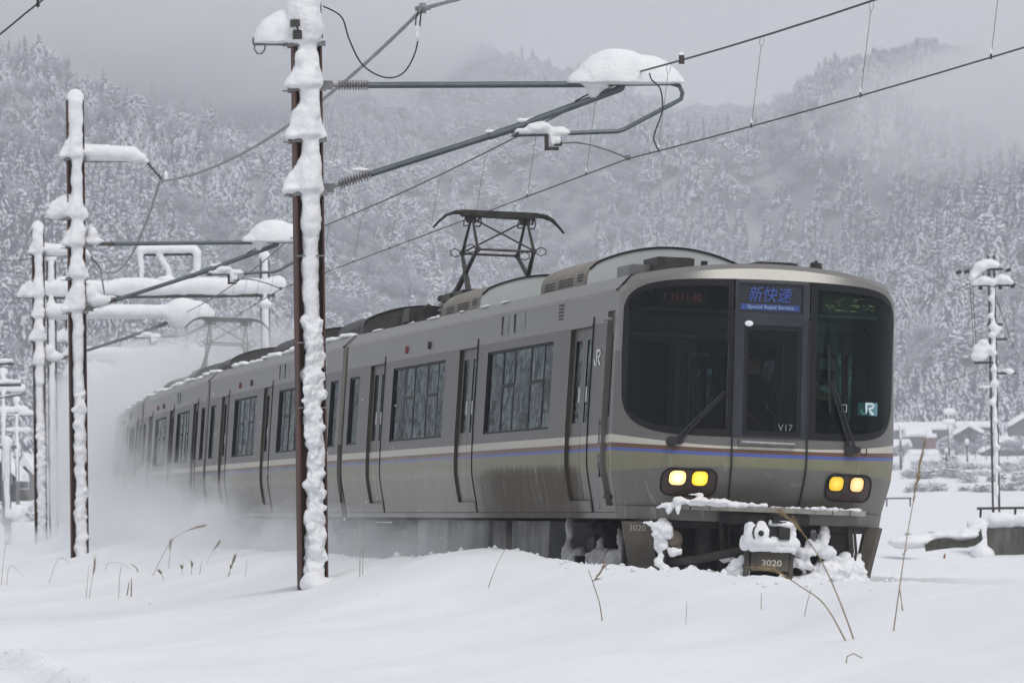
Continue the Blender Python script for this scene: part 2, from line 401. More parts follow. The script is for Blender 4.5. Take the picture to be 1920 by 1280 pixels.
# trees -------------------------------------------------------------
needle_m = pm('dark_needles', (.075, .085, .105), .9, c2=(.13, .14, .165), scale=.8, spec=.05)
tsnow_m = pm('tree_snow', (.68, .70, .75), .95, c2=(.82, .835, .87), scale=.5, spec=.05)
bark_m = pm('frosted_bark', (.09, .085, .085), .95, c2=(.28, .28, .29), scale=1.2, spec=.05)
frost_m = pm('frosted_twigs', (.33, .33, .36), .95, c2=(.54, .55, .59), scale=.4, spec=.05)
TREE_M = [needle_m, tsnow_m, bark_m, frost_m]
def conifer(seed, H=11., nb=330, snowy=.8, fat=.19):
    r = random.Random(seed); c = MB(); t = MB()
    t.tube([(0, 0, -1), (0, 0, H * .5), (0, 0, H * .97)], [.16, .10, .03], 5, 2)
    rad = lambda f: (1 - f) ** .85 * H * fat + .12
    ring = [(0.0, H * .10)] + [(rad(f) * .55, H * (.10 + .88 * f)) for f in (.02, .3, .6, .85)] + [(0, H * .96)]
    i0 = len(c.v); n = 7
    c.grid([[(math.cos(k * 6.2832 / n) * q * (1 + .25 * ((k * 7 + j * 3) % 5 - 2) / 2), math.sin(k * 6.2832 / n) * q, z) for k in range(n + 1)] for j, (q, z) in enumerate(ring)], 0)
    for k in range(nb):
        f = (k + r.random()) / nb; f = 1 - (1 - f) ** .62; z = H * (.09 + .89 * f) + r.uniform(-.2, .2); q = rad(f) * r.uniform(.75, 1.3)
        a = r.random() * 6.2832; ca, sa = math.cos(a), math.sin(a); dr = q * r.uniform(.4, 1.0) + .12; wd = (.10 + .10 * q) * r.uniform(.7, 1.3)
        p0 = Vector((ca * q * .30, sa * q * .30, z + .10)); p1 = Vector((ca * q * .72, sa * q * .72, z - dr * .42)); p2 = Vector((ca * q, sa * q, z - dr))
        sv = Vector((-sa, ca, 0)) * wd; up = Vector((ca * .5, sa * .5, 1)) * (.10 + .04 * q)
        A = p1 + sv - up * .3; B = p1 - sv - up * .3; T = p1 + up
        ms = 1 if r.random() < snowy else 0
        c.poly((p0, A, T), ms); c.poly((p0, T, B), ms if r.random() < .7 else 0); c.poly((T, A, p2), ms); c.poly((T, p2, B), ms)
        c.poly((p0, B, A), 0); c.poly((A, B, p2), 0)
    return t, c
def frosty(seed, H=9., n=1500):
    r = random.Random(seed); c = MB(); t = MB()
    t.tube([(0, 0, -1), (.1, 0, H * .3), (0, .1, H * .55)], [.17, .12, .07], 5, 2)
    tips = []
    for k in range(9):
        a = k * 2.4 + r.random(); e = r.uniform(.5, 1.25); L = H * r.uniform(.32, .55)
        p = Vector((0, 0, H * r.uniform(.25, .5))); q = p + Vector((math.cos(a) * math.cos(e), math.sin(a) * math.cos(e), math.sin(e))) * L
        mid = p.lerp(q, .5) + Vector((r.uniform(-.2, .2), r.uniform(-.2, .2), .1)); t.tube([p, mid, q], [.07, .05, .025], 4, 2)
        tips += [p.lerp(q, f) for f in (.45, .65, .85, 1.)]
    for k in range(n):
        p = r.choice(tips); a = r.random() * 6.283; e = r.uniform(-.2, 1.3); L = r.uniform(.5, 1.35)
        d = Vector((math.cos(a) * math.cos(e), math.sin(a) * math.cos(e), math.sin(e)))
        p = p + d * r.uniform(0, .9) + Vector((r.uniform(-.3, .3), r.uniform(-.3, .3), r.uniform(-.3, .3))); q = p + d * L
        s_ = d.cross(Vector((r.uniform(-1, 1), r.uniform(-1, 1), .3))).normalized() * r.uniform(.035, .085)
        m = 3 if r.random() < .62 else (1 if r.random() < .5 else 2)
        c.poly((p - s_, p + s_, q), m)
    return t, c
def clumpy(seed, H=8.5, n=230):
    r = random.Random(seed); c = MB(); t = MB()
    t.tube([(0, 0, -1), (0, 0, H * .6)], [.18, .09], 5, 2)
    for k in range(n):
        a = r.random() * 6.283; e = math.asin(r.uniform(-.35, 1)); R_ = r.uniform(.55, 1)
        p = Vector((math.cos(a) * math.cos(e) * H * .30, math.sin(a) * math.cos(e) * H * .30, H * .58 + math.sin(e) * H * .38)) * 1.
        p = Vector((p.x * R_, p.y * R_, H * .55 + (p.z - H * .55) * R_)); s_ = r.uniform(.18, .5); N = 5; ph = r.random()
        rim = [p + Vector((math.cos(ph + i * 6.283 / N) * s_ * r.uniform(.75, 1.25), math.sin(ph + i * 6.283 / N) * s_ * r.uniform(.75, 1.25), r.uniform(-.25, .05) * s_)) for i in range(N)]
        top = p + Vector((r.uniform(-.2, .2), r.uniform(-.2, .2), s_ * .8)); bot = p - Vector((0, 0, s_ * .9))
        ms = 1 if r.random() < .72 else (3 if r.random() < .6 else 0)
        for i in range(N):
            c.poly((rim[i], rim[(i + 1) % N], top), ms); c.poly((rim[(i + 1) % N], rim[i], bot), 0 if r.random() < .8 else 3)
    return t, c
def merge(t, c):
    i = len(t.v); o = MB(); o.v = t.v + c.v; o.f = t.f + [tuple(a + i for a in f) for f in c.f]; o.m = t.m + c.m
    return o
protos = bpy.data.collections.new('tree_kinds')
kinds = [conifer(1, 11, 330, .74), conifer(2, 12.5, 340, .42, .17), conifer(3, 9.5, 300, .86, .21), clumpy(4), clumpy(5, 9.5, 260), frosty(6), frosty(7, 10., 1600), frosty(8, 7.5, 1200)]
for i, (t, c) in enumerate(kinds):
    o = merge(t, c).build('tree_kind_%d' % i, TREE_M); COL.objects.unlink(o); protos.objects.link(o)

def scatter_mesh(name, P, kind, rot, scl):
    me = bpy.data.meshes.new(name); me.from_pydata(P.tolist(), [], [])
    for an, ty, dat in (('kind', 'INT', kind), ('turn', 'FLOAT_VECTOR', rot), ('size', 'FLOAT_VECTOR', scl)):
        a = me.attributes.new(an, ty, 'POINT')
        if ty == 'INT': a.data.foreach_set('value', np.asarray(dat, np.int32))
        else: a.data.foreach_set('vector', np.asarray(dat, np.float32).ravel())
    o = bpy.data.objects.new(name, me); COL.objects.link(o)
    return o
def gn_scatter(coll):
    ng = bpy.data.node_groups.new('plant_trees', 'GeometryNodeTree')
    ng.interface.new_socket('Geometry', in_out='INPUT', socket_type='NodeSocketGeometry'); ng.interface.new_socket('Geometry', in_out='OUTPUT', socket_type='NodeSocketGeometry')
    N = ng.nodes.new; gi = N('NodeGroupInput'); go = N('NodeGroupOutput'); ip = N('GeometryNodeInstanceOnPoints'); ci = N('GeometryNodeCollectionInfo')
    ci.inputs['Collection'].default_value = coll; ci.inputs['Separate Children'].default_value = True; ci.inputs['Reset Children'].default_value = True
    ip.inputs['Pick Instance'].default_value = True
    def na(nm, ty):
        a = N('GeometryNodeInputNamedAttribute'); a.data_type = ty; a.inputs['Name'].default_value = nm; return [q for q in a.outputs if q.enabled][0]
    L = ng.links.new
    L(gi.outputs[0], ip.inputs['Points']); L(ci.outputs[0], ip.inputs['Instance']); L(na('kind', 'INT'), ip.inputs['Instance Index'])
    e2r = N('FunctionNodeEulerToRotation'); L(na('turn', 'FLOAT_VECTOR'), e2r.inputs[0]); L(e2r.outputs[0], ip.inputs['Rotation']); L(na('size', 'FLOAT_VECTOR'), ip.inputs['Scale'])
    L(ip.outputs[0], go.inputs[0])
    return ng
def on_hill(px, t):
    X, Y, Z = hill_pt(px, t); return np.stack([X, Y, Z], -1)
NG = gn_scatter(protos)
def forest():
    n = 86000; px = rng.uniform(-4200, 4350, n)
    keep = (px > -150) | (rng.random(n) < .60); px = px[keep]
    t = rng.uniform(0.0, 1.04, len(px)) ** .85; P = on_hill(px, t)
    # thin by area so that spacing is even
    dens = (.55 + .45 * (P[:, 1] / 2300)); k = rng.random(len(px)) < dens; P, t, px = P[k], t[k], px[k]
    cell = {}; sel = []; CX, CY = 4.3, 6.4
    for i in range(len(P)):
        key = (int(P[i, 0] // CX), int(P[i, 1] // CY))
        if key in cell: continue
        cell[key] = 1; sel.append(i)
    P, t, px = P[sel], t[sel], px[sel]; n = len(P)
    pat = fbm(P[:, 0], P[:, 1], 75, 31, 3) + .35 * (1 - t) + .15 * rng.standard_normal(n) - .10; pat2 = fbm(P[:, 0], P[:, 1], 40, 33, 2) + .2 * rng.standard_normal(n)
    pat3 = fbm(P[:, 0] + P[:, 1] * .2, P[:, 1] * .5, 55, 37, 2)
    kind = np.where(pat3 > .30, np.where(rng.random(n) < .8, 1, 3), 0) ; kind = np.where(kind > 0, kind, np.where(pat > .12, rng.integers(0, 3, n), np.where(pat2 > .05, rng.integers(3, 5, n), rng.integers(5, 8, n))))
    s = rng.uniform(.70, 1.20, n) * (1.25 - .42 * t); scl = np.stack([s * rng.uniform(.85, 1.25, n), s * rng.uniform(.85, 1.25, n), s], -1)
    rot = np.stack([rng.normal(0, .04, n), rng.normal(0, .04, n), rng.uniform(0, 6.28, n)], -1)
    P[:, 2] -= .3
    print('forest trees', n)
    o = scatter_mesh('forest', P, kind, rot, scl); m = o.modifiers.new('plant', 'NODES'); m.node_group = NG
    tag(o, 'snow-laden mixed forest covering the mountainsides', None, None, 'stuff')
forest()
# nearer trees at the foot of the slopes: each one its own tree
def tree_thing(k, loc, s, rz, label, group, cat='tree', nm=None):
    root = empty(nm or ('cedar_tree' if k < 3 else 'snowy_tree'), loc, (0, 0, rz), label, cat, group); root.scale = (s, s, s)
    for part, mesh in (('trunk', TRUNK[k]), ('crown', CROWN[k])):
        o = bpy.data.objects.new(part, mesh); COL.objects.link(o); o.parent = root
    return root
TRUNK = []; CROWN = []
for t, c in kinds:
    for b, lst in ((t, TRUNK), (c, CROWN)):
        o = b.build('tree_part', TREE_M); lst.append(o.data); bpy.data.objects.remove(o)
for i in range(34):
    px = 1672 + i * 7.6 + random.uniform(-4, 4); Y = 1160 + random.uniform(-10, 40); X = (px - 960) / CF * Y
    tree_thing(random.choice((0, 1, 2)), (X, Y, gz(X, Y) - .4), random.uniform(1.05, 1.45), random.random() * 6, 'snow-laden cedar behind the village, ' + ('beside the right edge of the train' if px < 1735 else 'above the grey boarded house' if px < 1785 else 'above the navy gabled house' if px < 1845 else 'right of the power pole'), 'cedars behind the village')
for i in range(70):
    px = -40 + i * 9.2 + random.uniform(-5, 5); Y = 905 + random.uniform(-15, 35); X = (px - 960) / CF * Y
    if px > 640: continue
    tree_thing(random.choice((0, 1, 2, 0, 3)), (X, Y, gz(X, Y) - .4), random.uniform(.9, 1.3), random.random() * 6, 'snow-laden tree at the foot of the left slope, ' + ('left of the third mast' if px < 75 else 'between the third and second masts' if px < 145 else 'behind the snow-loaded beams' if px < 500 else 'behind the nearest mast'), 'trees at the foot of the left slope')

# ------------------------------------------------------------------ village and fields
roof_snow_m = pm('roof_snow', (.78, .79, .82), .85, c2=(.86, .865, .88), scale=.8, spec=.1)
wallA = pm('grey_plank_wall', (.05, .05, .052), .8, c2=(.09, .085, .08), scale=1., stretch=(6, 6, .5))
wallB = pm('dark_navy_wall', (.018, .022, .035), .8, c2=(.03, .034, .048), scale=1.)
wallC = pm('brown_plaster_wall', (.07, .06, .045), .85, c2=(.10, .088, .07), scale=.5)
wallD = pm('red_brown_wall', (.12, .03, .026), .8, c2=(.16, .045, .04), scale=1.)
win_m = pm('dark_window', (.03, .035, .045), .15, spec=.6)
frame_m = pm('white_window_frame', (.5, .5, .5), .6)
def house(px0, px1, pyb, eave, top, Y, wm, label, gable=True, depth=7., win=(), roofw=.8, nm='house', group=None, cat='house'):
    """px0..px1 wall span, pyb ground line, eave / top heights in pixels above it"""
    a = at(px0, pyb, Y); b = at(px1, pyb, Y); k = Y / CF; W = (b.x - a.x); cx = (a.x + b.x) / 2; z0 = min(a.z, b.z) - 1.; eh = eave * k + (min(a.z, b.z) - z0); th = top * k
    root = empty(nm, (cx, Y, z0), (0, 0, 0), label, cat, group)
    m = MB(); m.box(-W / 2, W / 2, 0, depth, 0, eh); rise = th - eave * k
    if gable:
        m.poly([(-W / 2, 0, eh), (W / 2, 0, eh), (0, 0, eh + rise * .85)]); m.poly([(W / 2, depth, eh), (-W / 2, depth, eh), (0, depth, eh + rise * .85)])
    m.build('wall', wm, root)
    rf = MB(); ov = roofw; th_ = .85
    if gable:
        prof = [(-W / 2 - ov, eh - .25), (0, eh + rise), (W / 2 + ov, eh - .25)]; t = [(-W / 2 - ov * .9, eh - .25 + th_ * .7), (-W * .25, eh + rise * .5 + th_), (0, eh + rise + th_), (W * .25, eh + rise * .5 + th_), (W / 2 + ov * .9, eh - .25 + th_ * .7)]
        ring = prof[::-1] + t
    else:
        ring = [(-ov, eh - .1), (-ov - .1, eh + th_ * .45), (-ov + .4, eh + th_ * .8), (depth * .5, eh + rise), (depth + ov - .4, eh + th_ * .8), (depth + ov, eh - .1)]
        xs__ = [-W / 2 - ov, -W / 2 - ov * .7, -W * .2, W * .15, W / 2 + ov * .7, W / 2 + ov]; hs__ = [.8, .98, 1., .96, 1., .82]
        P = [[(x, y, eh + (z - eh) * (f if z > eh else 1)) for y, z in ring + ring[:1]] for x, f in zip(xs__, hs__)]
        rf.grid(P); rf.poly([p for p in P[0][:-1]]); rf.poly([p for p in P[-1][:-1]][::-1])
        rf.build('roof', roof_snow_m, root)
        for (wx, wz, ww, wh) in win:
            f = MB(); f.box(wx * W - ww / 2, wx * W + ww / 2, -.06, .02, wz - wh / 2, wz + wh / 2); fo = f.build('window', frame_m, root)
            p = MB(); p.box(wx * W - ww * .42, wx * W + ww * .42, -.09, -.05, wz - wh * .4, wz + wh * .4); p.build('pane', win_m, fo)
        return root
    ys = [-ov, -ov * .5, depth * .5, depth + ov]; ins = [.88, 1, 1, .95]
    P = [[(x * f, y, eh + (z - eh) * (f if z > eh else 1)) for x, z in ring + ring[:1]] for y, f in zip(ys, ins)]
    rf.grid(P); rf.poly([p for p in P[0][:-1]]); rf.poly([p for p in P[-1][:-1]][::-1])
    rf.build('roof', roof_snow_m, root, smooth=False)
    for (wx, wz, ww, wh) in win:
        f = MB(); f.box(wx * W - ww / 2, wx * W + ww / 2, -.06, .02, wz - wh / 2, wz + wh / 2); fo = f.build('window', frame_m, root)
        p = MB(); p.box(wx * W - ww * .42, wx * W + ww * .42, -.09, -.05, wz - wh * .4, wz + wh * .4); p.build('pane', win_m, fo)
    return root
house(1682, 1778, 814, 10, 25, 1120, wallA, 'long grey house with a flat snow roof behind the other village houses', False, win=((-.3, 2.2, .9, .8), (.1, 2.2, .9, .8), (.35, 2.2, .9, .8)))
house(1707, 1739, 836, 19, 38, 1085, wallA, 'grey boarded house with a thick snow roof beside the red shed', False, win=((-.2, 2.4, .7, .7), (.2, 2.4, .7, .7)), roofw=1.)
house(1738, 1755, 846, 27, 30, 1079, wallD, 'tall red-brown shed built against the grey boarded house', False, depth=3., roofw=.15, nm='shed', cat='shed')
house(1792, 1842, 827, 14, 30, 1085, wallB, 'dark navy gabled house left of the power pole', win=((-.15, 2.1, .7, .6), (.2, 2.1, .7, .6)), roofw=.9)
house(1845, 1925, 856, 12, 34, 1010, wallC, 'brown gabled farmhouse with a broad snow roof right of the power pole', win=((-.3, 1.9, .7, .5),), roofw=1.)
house(1660, 1702, 846, 9, 24, 1075, wallA, 'low house half hidden behind the right side of the train', False)
house(1695, 1752, 858, 5, 17, 1040, wallB, 'low shed in front of the grey boarded house', False, depth=4., nm='shed', cat='shed')
house(1800, 1860, 808, 8, 20, 1125, wallA, 'flat roofed house behind the navy gabled house', False)
house(1895, 1960, 806, 10, 30, 1120, wallA, 'house at the right edge of the picture above the brown farmhouse')
house(-30, 24, 926, 30, 74, 420, wallB, 'dark house with a deep snow roof at the left edge', win=((.3, 2.2, .8, .9),), depth=6.)
house(26, 70, 930, 27, 62, 430, wallC, 'dark brown house with a white framed window behind the left masts', win=((-.05, 2.1, .75, 1.1),), depth=6.)
house(-20, 16, 985, 16, 30, 300, wallC, 'small hut sunk in snow at the left edge', False, depth=3., nm='hut', cat='hut')
house(100, 190, 905, 20, 52, 560, wallA, 'grey house hidden behind the snow spray and the second mast', win=((.2, 2., .8, .8), (-.2, 2., .8, .8)))
# garden trees and shrubs between the houses and the field
twig_m = [pm('shrub_twigs', (.34, .335, .34), .95, c2=(.55, .55, .56), scale=.8, spec=.05), tsnow_m, bark_m, needle_m]
def shrub_mesh(seed, n=260, H=2.4, wdt=2.4):
    r = random.Random(seed); c = MB()
    for k in range(n):
        a = r.random() * 6.283; e = r.uniform(.35, 1.5); q = r.random()
        p = Vector((math.cos(a) * wdt * .5 * q, math.sin(a) * wdt * .5 * q, r.uniform(0, H * .6))); d = Vector((math.cos(a) * math.cos(e), math.sin(a) * math.cos(e), math.sin(e)))
        s_ = d.cross(Vector((r.uniform(-1, 1), r.uniform(-1, 1), .2))).normalized() * r.uniform(.02, .05); c.poly((p - s_, p + s_, p + d * r.uniform(.4, 1.1)), 0 if r.random() < .6 else 1)
    for k in range(26):
        a = r.random() * 6.283; q = r.random() ** .5 * wdt * .5; p = Vector((math.cos(a) * q, math.sin(a) * q, r.uniform(.3, 1) * H * .8)); s_ = r.uniform(.15, .4)
        rim = [p + Vector((math.cos(i * 1.257) * s_, math.sin(i * 1.257) * s_, r.uniform(-.1, .05))) for i in range(5)]; tp = p + Vector((0, 0, s_ * .5)); bt = p - Vector((0, 0, s_ * .5))
        for i in range(5): c.poly((rim[i], rim[(i + 1) % 5], tp), 1); c.poly((rim[(i + 1) % 5], rim[i], bt), 3)
    return c
SH = [shrub_mesh(s).build('shrub', twig_m) for s in (1, 2, 3, 4)]
for o in SH: COL.objects.unlink(o)
shr = 0
for i in range(120):
    px = random.uniform(1660, 1960) if i < 80 else random.uniform(-60, 215)
    Y = random.uniform(330, 640) if i < 80 else random.uniform(240, 700)
    X = (px - 960) / CF * Y; o = SH[i % 4].copy(); COL.objects.link(o); o.location = (X, Y, gz(X, Y) - .2); o.name = 'shrub'
    s = random.uniform(.35, .6) if Y < 500 else random.uniform(.6, 1.1); o.scale = (s * 1.1, s * 1.1, s * .8); o.rotation_euler = (0, 0, random.random() * 6)
    if i < 80: tag(o, 'snow-dusted bare shrub below the village, ' + ('beside the train' if px < 1740 else 'in the middle of the field edge' if px < 1840 else 'beside or right of the power pole') + (', nearer rows' if Y < 450 else ', farther rows'), 'shrub', 'shrubs below the village')
    else: tag(o, 'snow-dusted bare shrub on the far left behind the masts', 'shrub', 'shrubs behind the left masts')
for px, Y, k, s, lab in ((1772, 880, 3, .55, 'round snow-covered garden tree left of the navy gabled house'), (1790, 800, 6, .4, 'low bare frosted garden tree below the navy gabled house'), (1826, 800, 5, .4, 'bare frosted garden tree near the short dark post'), (1846, 900, 4, .55, 'round snow-covered tree just left of the power pole'),
                    (1905, 820, 6, .42, 'bare frosted tree below the brown farmhouse'), (1886, 860, 3, .45, 'small round snow-covered tree below the brown farmhouse'), (1690, 800, 7, .45, 'bare frosted tree beside the right edge of the train')):
    X = (px - 960) / CF * Y; tree_thing(k, (X, Y, gz(X, Y) - .3), s, px, lab, None, nm='garden_tree')
# thin snow-streaked posts in the fields
for px, pt, pb, Y, wdt, mt, lab in ((1690, 800, 914, 480, .22, clump_m, 'snow-plastered service pole nearest the train on the right'), (1780, 770, 858, 800, .3, clump_m, 'snow-plastered pole with a snow cap between the two gabled houses'),
                               (1815, 830, 912, 520, .2, iron_m, 'short dark post below the navy house'), (1776, 845, 905, 540, .2, clump_m, 'pale snow-plastered post right of the red shed'), (1885, 872, 903, 620, .2, iron_m, 'thin dark stake below the brown farmhouse')):
    a = at(px, pb, Y); b = at(px - 2, pt, Y); m = MB(); z0 = gz(a.x, Y) - a.z - .3
    root = empty('field_pole', a, (0, 0, 0), lab, 'pole'); m.tube([(0, 0, min(z0, 0)), (b.x - a.x, 0, b.z - a.z)], wdt / 2, 6); m.build('post', iron_m if mt is clump_m else mt, root)
    snow('snow_cap', [('e', (b.x - a.x, 0, b.z - a.z + .1), (wdt * 1.2, wdt * 1.2, .3)), ('t', (wdt * .2, -wdt * .3, 1.5), (b.x - a.x, -wdt * .3, b.z - a.z), wdt * .35, wdt * .5)], root, .12, .05, 2., 1)
    if pt == 770: snow('snow_shelf', [('e', (b.x - a.x, -.1, b.z - a.z - 1.6), (1.1, .5, .45)), ('e', (b.x - a.x + .1, -.1, b.z - a.z - .1), (1.0, .5, .5))], root, .15, .06, 2., 1)
# little things standing out of the field
mk = at(1769, 968, 118); b = MB(); b.tube([(0, 0, -.1), (0, 0, .1), (.02, 0, .24)], [.045, .04, .008], 6); b.build('orange_marker', pm('orange_plastic', (.6, .2, .02), .5), loc=(mk.x, mk.y, gz(mk.x, mk.y)))
tag(bpy.data.objects['orange_marker'], 'small orange marker sticking out of the snow field right of the train', 'marker')
for px, py in ((1746, 958), (1701, 962)):
    p = hit(px, py, 95, 170); o = SH[0].copy(); COL.objects.link(o); o.name = 'weed_clump'; o.location = p; o.scale = (.09, .09, .07)
    tag(o, 'small dead weed clump poking through the snow field, %s' % ('nearer the orange marker' if px > 1720 else 'nearer the train'), 'weeds')
# ------------------------------------------------------------------ the train
def skins(kind):
    k = kind
    return [body_mat('steel_upper_' + k, (.235, .226, .212), k, .38, .5, .5, .4), body_mat('steel_belt_' + k, (.115, .108, .098), k, .40, .4, .5, .5),
            body_mat('stripe_cream_' + k, (.50, .475, .41), k, .5, 0, .3, .35), body_mat('stripe_brown_' + k, (.13, .065, .04), k, .45, 0), body_mat('stripe_blue_' + k, (.075, .11, .36), k, .45, 0, .9),
            body_mat('stripe_olive_' + k, (.205, .20, .125), k, .5, 0), body_mat('steel_lower_' + k, (.17, .164, .154), k, .40, .5), body_mat('roof_' + k, (.13, .118, .10), k, .8, 0, .5, .3)]
recess_m = pm('recess_grime', (.075, .066, .045), .75, c2=(.035, .032, .026), scale=2., stretch=(1, 1, .3))
seal_m = pm('window_seal', (.014, .014, .016), .6, spec=.2)
ac_m = pm('ac_casing', (.27, .245, .21), .7, c2=(.20, .18, .15), scale=3., bump=.002)
acf_m = pm('ac_end_plate', (.50, .53, .53), .45, c2=(.43, .46, .46), scale=1.2, bump=.002)
cabgrey_m = pm('cab_slate', (.030, .034, .042), .4, spec=.25, c2=(.042, .046, .055), scale=5.)
under_m = pm('underframe_black', (.010, .010, .010), .8, c2=(.035, .032, .03), scale=6.)
skirt_m = pm('skirt_grey_brown', (.05, .043, .034), .7, c2=(.105, .092, .075), scale=3., bump=.003)
bumper_m = pm('bumper_ledge', (.33, .32, .285), .6, c2=(.24, .23, .205), scale=6.)
white_p = pm('white_print', (.72, .73, .72), .5)
glass_f = glass('windshield_glass', (.30, .35, .41), .42); glass_g = glass('tinted_green_glass', (.38, .62, .56), .5)
glass_s = glass('side_window_glass', (.26, .40, .39), .85, .03, 1.7, .006)
WZ = [.95, 1.0, 1.06, 1.18, 1.3, 1.45, 1.55, 1.65, 2.0, 3.31, 3.485]; WW = [1.366, 1.372, 1.38, 1.40, 1.427, 1.458, 1.470, 1.475, 1.475, 1.437, 1.31]
def hw(z): return float(np.interp(z, WZ, WW))
def roofz(w): return 3.635 - .15 * (w / 1.31) ** 2
ZR = [1.0, 1.06, 1.12, 1.18, 1.24, 1.3, 1.38, 1.475, 1.55, 1.69, 1.722, 1.77, 1.853, 1.96, 2.4, 2.7, 2.91, 3.01, 3.31]
def zmat(z):
    for lim, m in ((1.475, 6), (1.69, 5), (1.722, 4), (1.77, 3), (1.853, 2), (3.01, 1)):
        if z < lim: return m
    return 0
def sheet(m, sgn, s0, s1, z0, z1, off=0., holes=(), mf=None, ds=1.3):
    """part of the side skin, off = metres inwards"""
    zs = sorted(set([z0, z1] + [z for z in ZR if z0 < z < z1] + [z for h_ in holes for z in h_[2:] if z0 < z < z1]))
    ss = sorted(set([s0, s1] + [x for h_ in holes for x in h_[:2] if s0 < x < s1] + [s0 + k * ds for k in range(1, int((s1 - s0) / ds) + 1) if s0 + k * ds < s1 - .2]))
    P = [[(sgn * (hw(z) - off), s, z) for s in ss] for z in zs]
    def skip(i, j):
        zc = (zs[i] + zs[i + 1]) / 2; sc = (ss[j] + ss[j + 1]) / 2
        return any(a < sc < b and c < zc < d for a, b, c, d in holes)
    m.grid(P, 0, skip, mf or (lambda i, j: zmat((zs[i] + zs[i + 1]) / 2)), flip=(sgn < 0))
def jamb(m, sgn, hole, d, mi=0, inn=0.):
    a, b, c, e = hole; zs = [c] + [z for z in ZR if c < z < e] + [e]
    for s in (a, b):
        m.grid([[(sgn * (hw(z) - inn), s, z), (sgn * (hw(z) - d), s, z)] for z in zs], mi, flip=(s == b) ^ (sgn > 0))
    for z in (c, e):
        m.poly([(sgn * (hw(z) - inn), a, z), (sgn * (hw(z) - inn), b, z), (sgn * (hw(z) - d), b, z), (sgn * (hw(z) - d), a, z)], mi)
CAB_DOORS = [(1.70, 2.97), (8.98, 10.27), (16.27, 17.52)]; MID_DOORS = [(2.48, 3.75), (9.36, 10.64), (16.27, 17.52)]
DZ = (1.18, 2.995)
def window(sgn, s0, s1, z0, z1, bars, parent, vents=(), detailed=True):
    fr = MB(); d = .032
    zsA = [z0, z1]
    def sl(a, b, c, e, w0=.0, w1=.06):   # bar filling between offsets
        pts = []
        for z in (c, e):
            for o_ in (w0, w1): pts.append((z, o_))
        i = len(fr.v)
        for s in (a, b):
            for z, o_ in pts: fr.v.append((sgn * (hw(z) - o_), s, z))
        for q in ((0, 1, 3, 2), (4, 6, 7, 5), (0, 4, 5, 1), (2, 3, 7, 6), (0, 2, 6, 4), (1, 5, 7, 3)): fr.f.append(tuple(i + k for k in q)); fr.m.append(0)
    sl(s0, s0 + .03, z0, z1, .016); sl(s1 - .03, s1, z0, z1, .016); sl(s0, s1, z0, z0 + .025, .016); sl(s0, s1, z1 - .025, z1, .016)
    for bq in bars: sl(bq - .026, bq + .026, z0 + .03, z1 - .03, .0275)
    for a, b in vents: sl(a, b, z0 + .52, z0 + .56, .0265)
    root = fr.build('window', seal_m, parent)
    edges = [s0 + .035] + list(bars) + [s1 - .035]
    if not detailed: edges = [edges[0], edges[-1]]
    for a, b in zip(edges[:-1], edges[1:]):
        p = MB(); o1 = d + random.uniform(-.003, .003); o2 = d + random.uniform(-.003, .003)
        p.poly([(sgn * (hw(z0) - o1), a, z0 + .02), (sgn * (hw(z0) - o2), b, z0 + .02), (sgn * (hw(z1) - o2), b, z1 - .02), (sgn * (hw(z1) - o1), a, z1 - .02)][::(1 if sgn > 0 else -1)])
        p.build('pane', glass_s, root)
    return root
sticker_m = pm('door_sticker', (.45, .46, .46), .6)
def door(sgn, s0, s1, parent, mats):
    z0, z1 = DZ; off = .045; mid = (s0 + s1) / 2
    for k, (a, b) in enumerate(((s0 + .0, mid - .006), (mid + .006, s1 - .0))):
        m = MB(); hol = [(a + .13, b - .13, 2.0, 2.87)]
        sheet(m, sgn, a, b, z0, z1, off, hol, ds=9); jamb(m, sgn, hol[0], off + .012, 8, off)
        m.grid([[(sgn * (hw(z) - off), a if k else b, z), (sgn * (hw(z) - off - .04), a if k else b, z)] for z in [z0] + [q for q in ZR if z0 < q < z1] + [z1]], 8)
        lf = m.build('door_leaf', mats + [seal_m], parent)
        p = MB(); p.poly([(sgn * (hw(z) - off - .008), s, z) for s, z in ((a + .13, 2.0), (b - .13, 2.0), (b - .13, 2.87), (a + .13, 2.87))][::(1 if sgn > 0 else -1)]); p.build('pane', glass_s, lf)
        e = b - .2 if k == 0 else a + .2
        q = MB()
        for zz, hh in ((2.33, .045), (2.25, .035)): q.poly([(sgn * (hw(z) - off - .004), s, z) for s, z in ((e - .045, zz - hh), (e + .045, zz - hh), (e + .045, zz + hh), (e - .045, zz + hh))][::(1 if sgn > 0 else -1)])
        if sgn < 0: q.build('sticker', sticker_m, lf)
    t = MB()                     # recess jambs, sill and head strip
    jamb(t, sgn, (s0, s1, z0, z1), off + .02)
    t.build('door_recess', recess_m, parent)
    t = MB()
    def strip(a, b, c, e, o0, o1):
        zs = [c] + [z for z in ZR if c < z < e] + [e]
        for s_, fl in ((a, 0), (b, 1)): t.grid([[(sgn * (hw(z) - o0), s_, z), (sgn * (hw(z) - o1), s_, z)] for z in zs], 0)
        t.grid([[(sgn * (hw(z) - o1), a, z), (sgn * (hw(z) - o1), b, z)] for z in zs], 0)
        for z in (c, e): t.poly([(sgn * (hw(z) - o0), a, z), (sgn * (hw(z) - o0), b, z), (sgn * (hw(z) - o1), b, z), (sgn * (hw(z) - o1), a, z)])
    strip(s0 - .03, s1 + .04, z1 + .0, z1 + .022, .01, -.022)
    o = t.build('door_hood', mats[0], parent)
    t = MB(); strip(s0 - .05, s0 - .032, 1.06, 3.09, .01, -.012); t.build('drain_strip', seal_m, parent)
    t = MB(); strip(s0 + .02, s1 - .02, 1.065, 1.178, 0, -.014); t.build('door_sill', mats[6], parent)
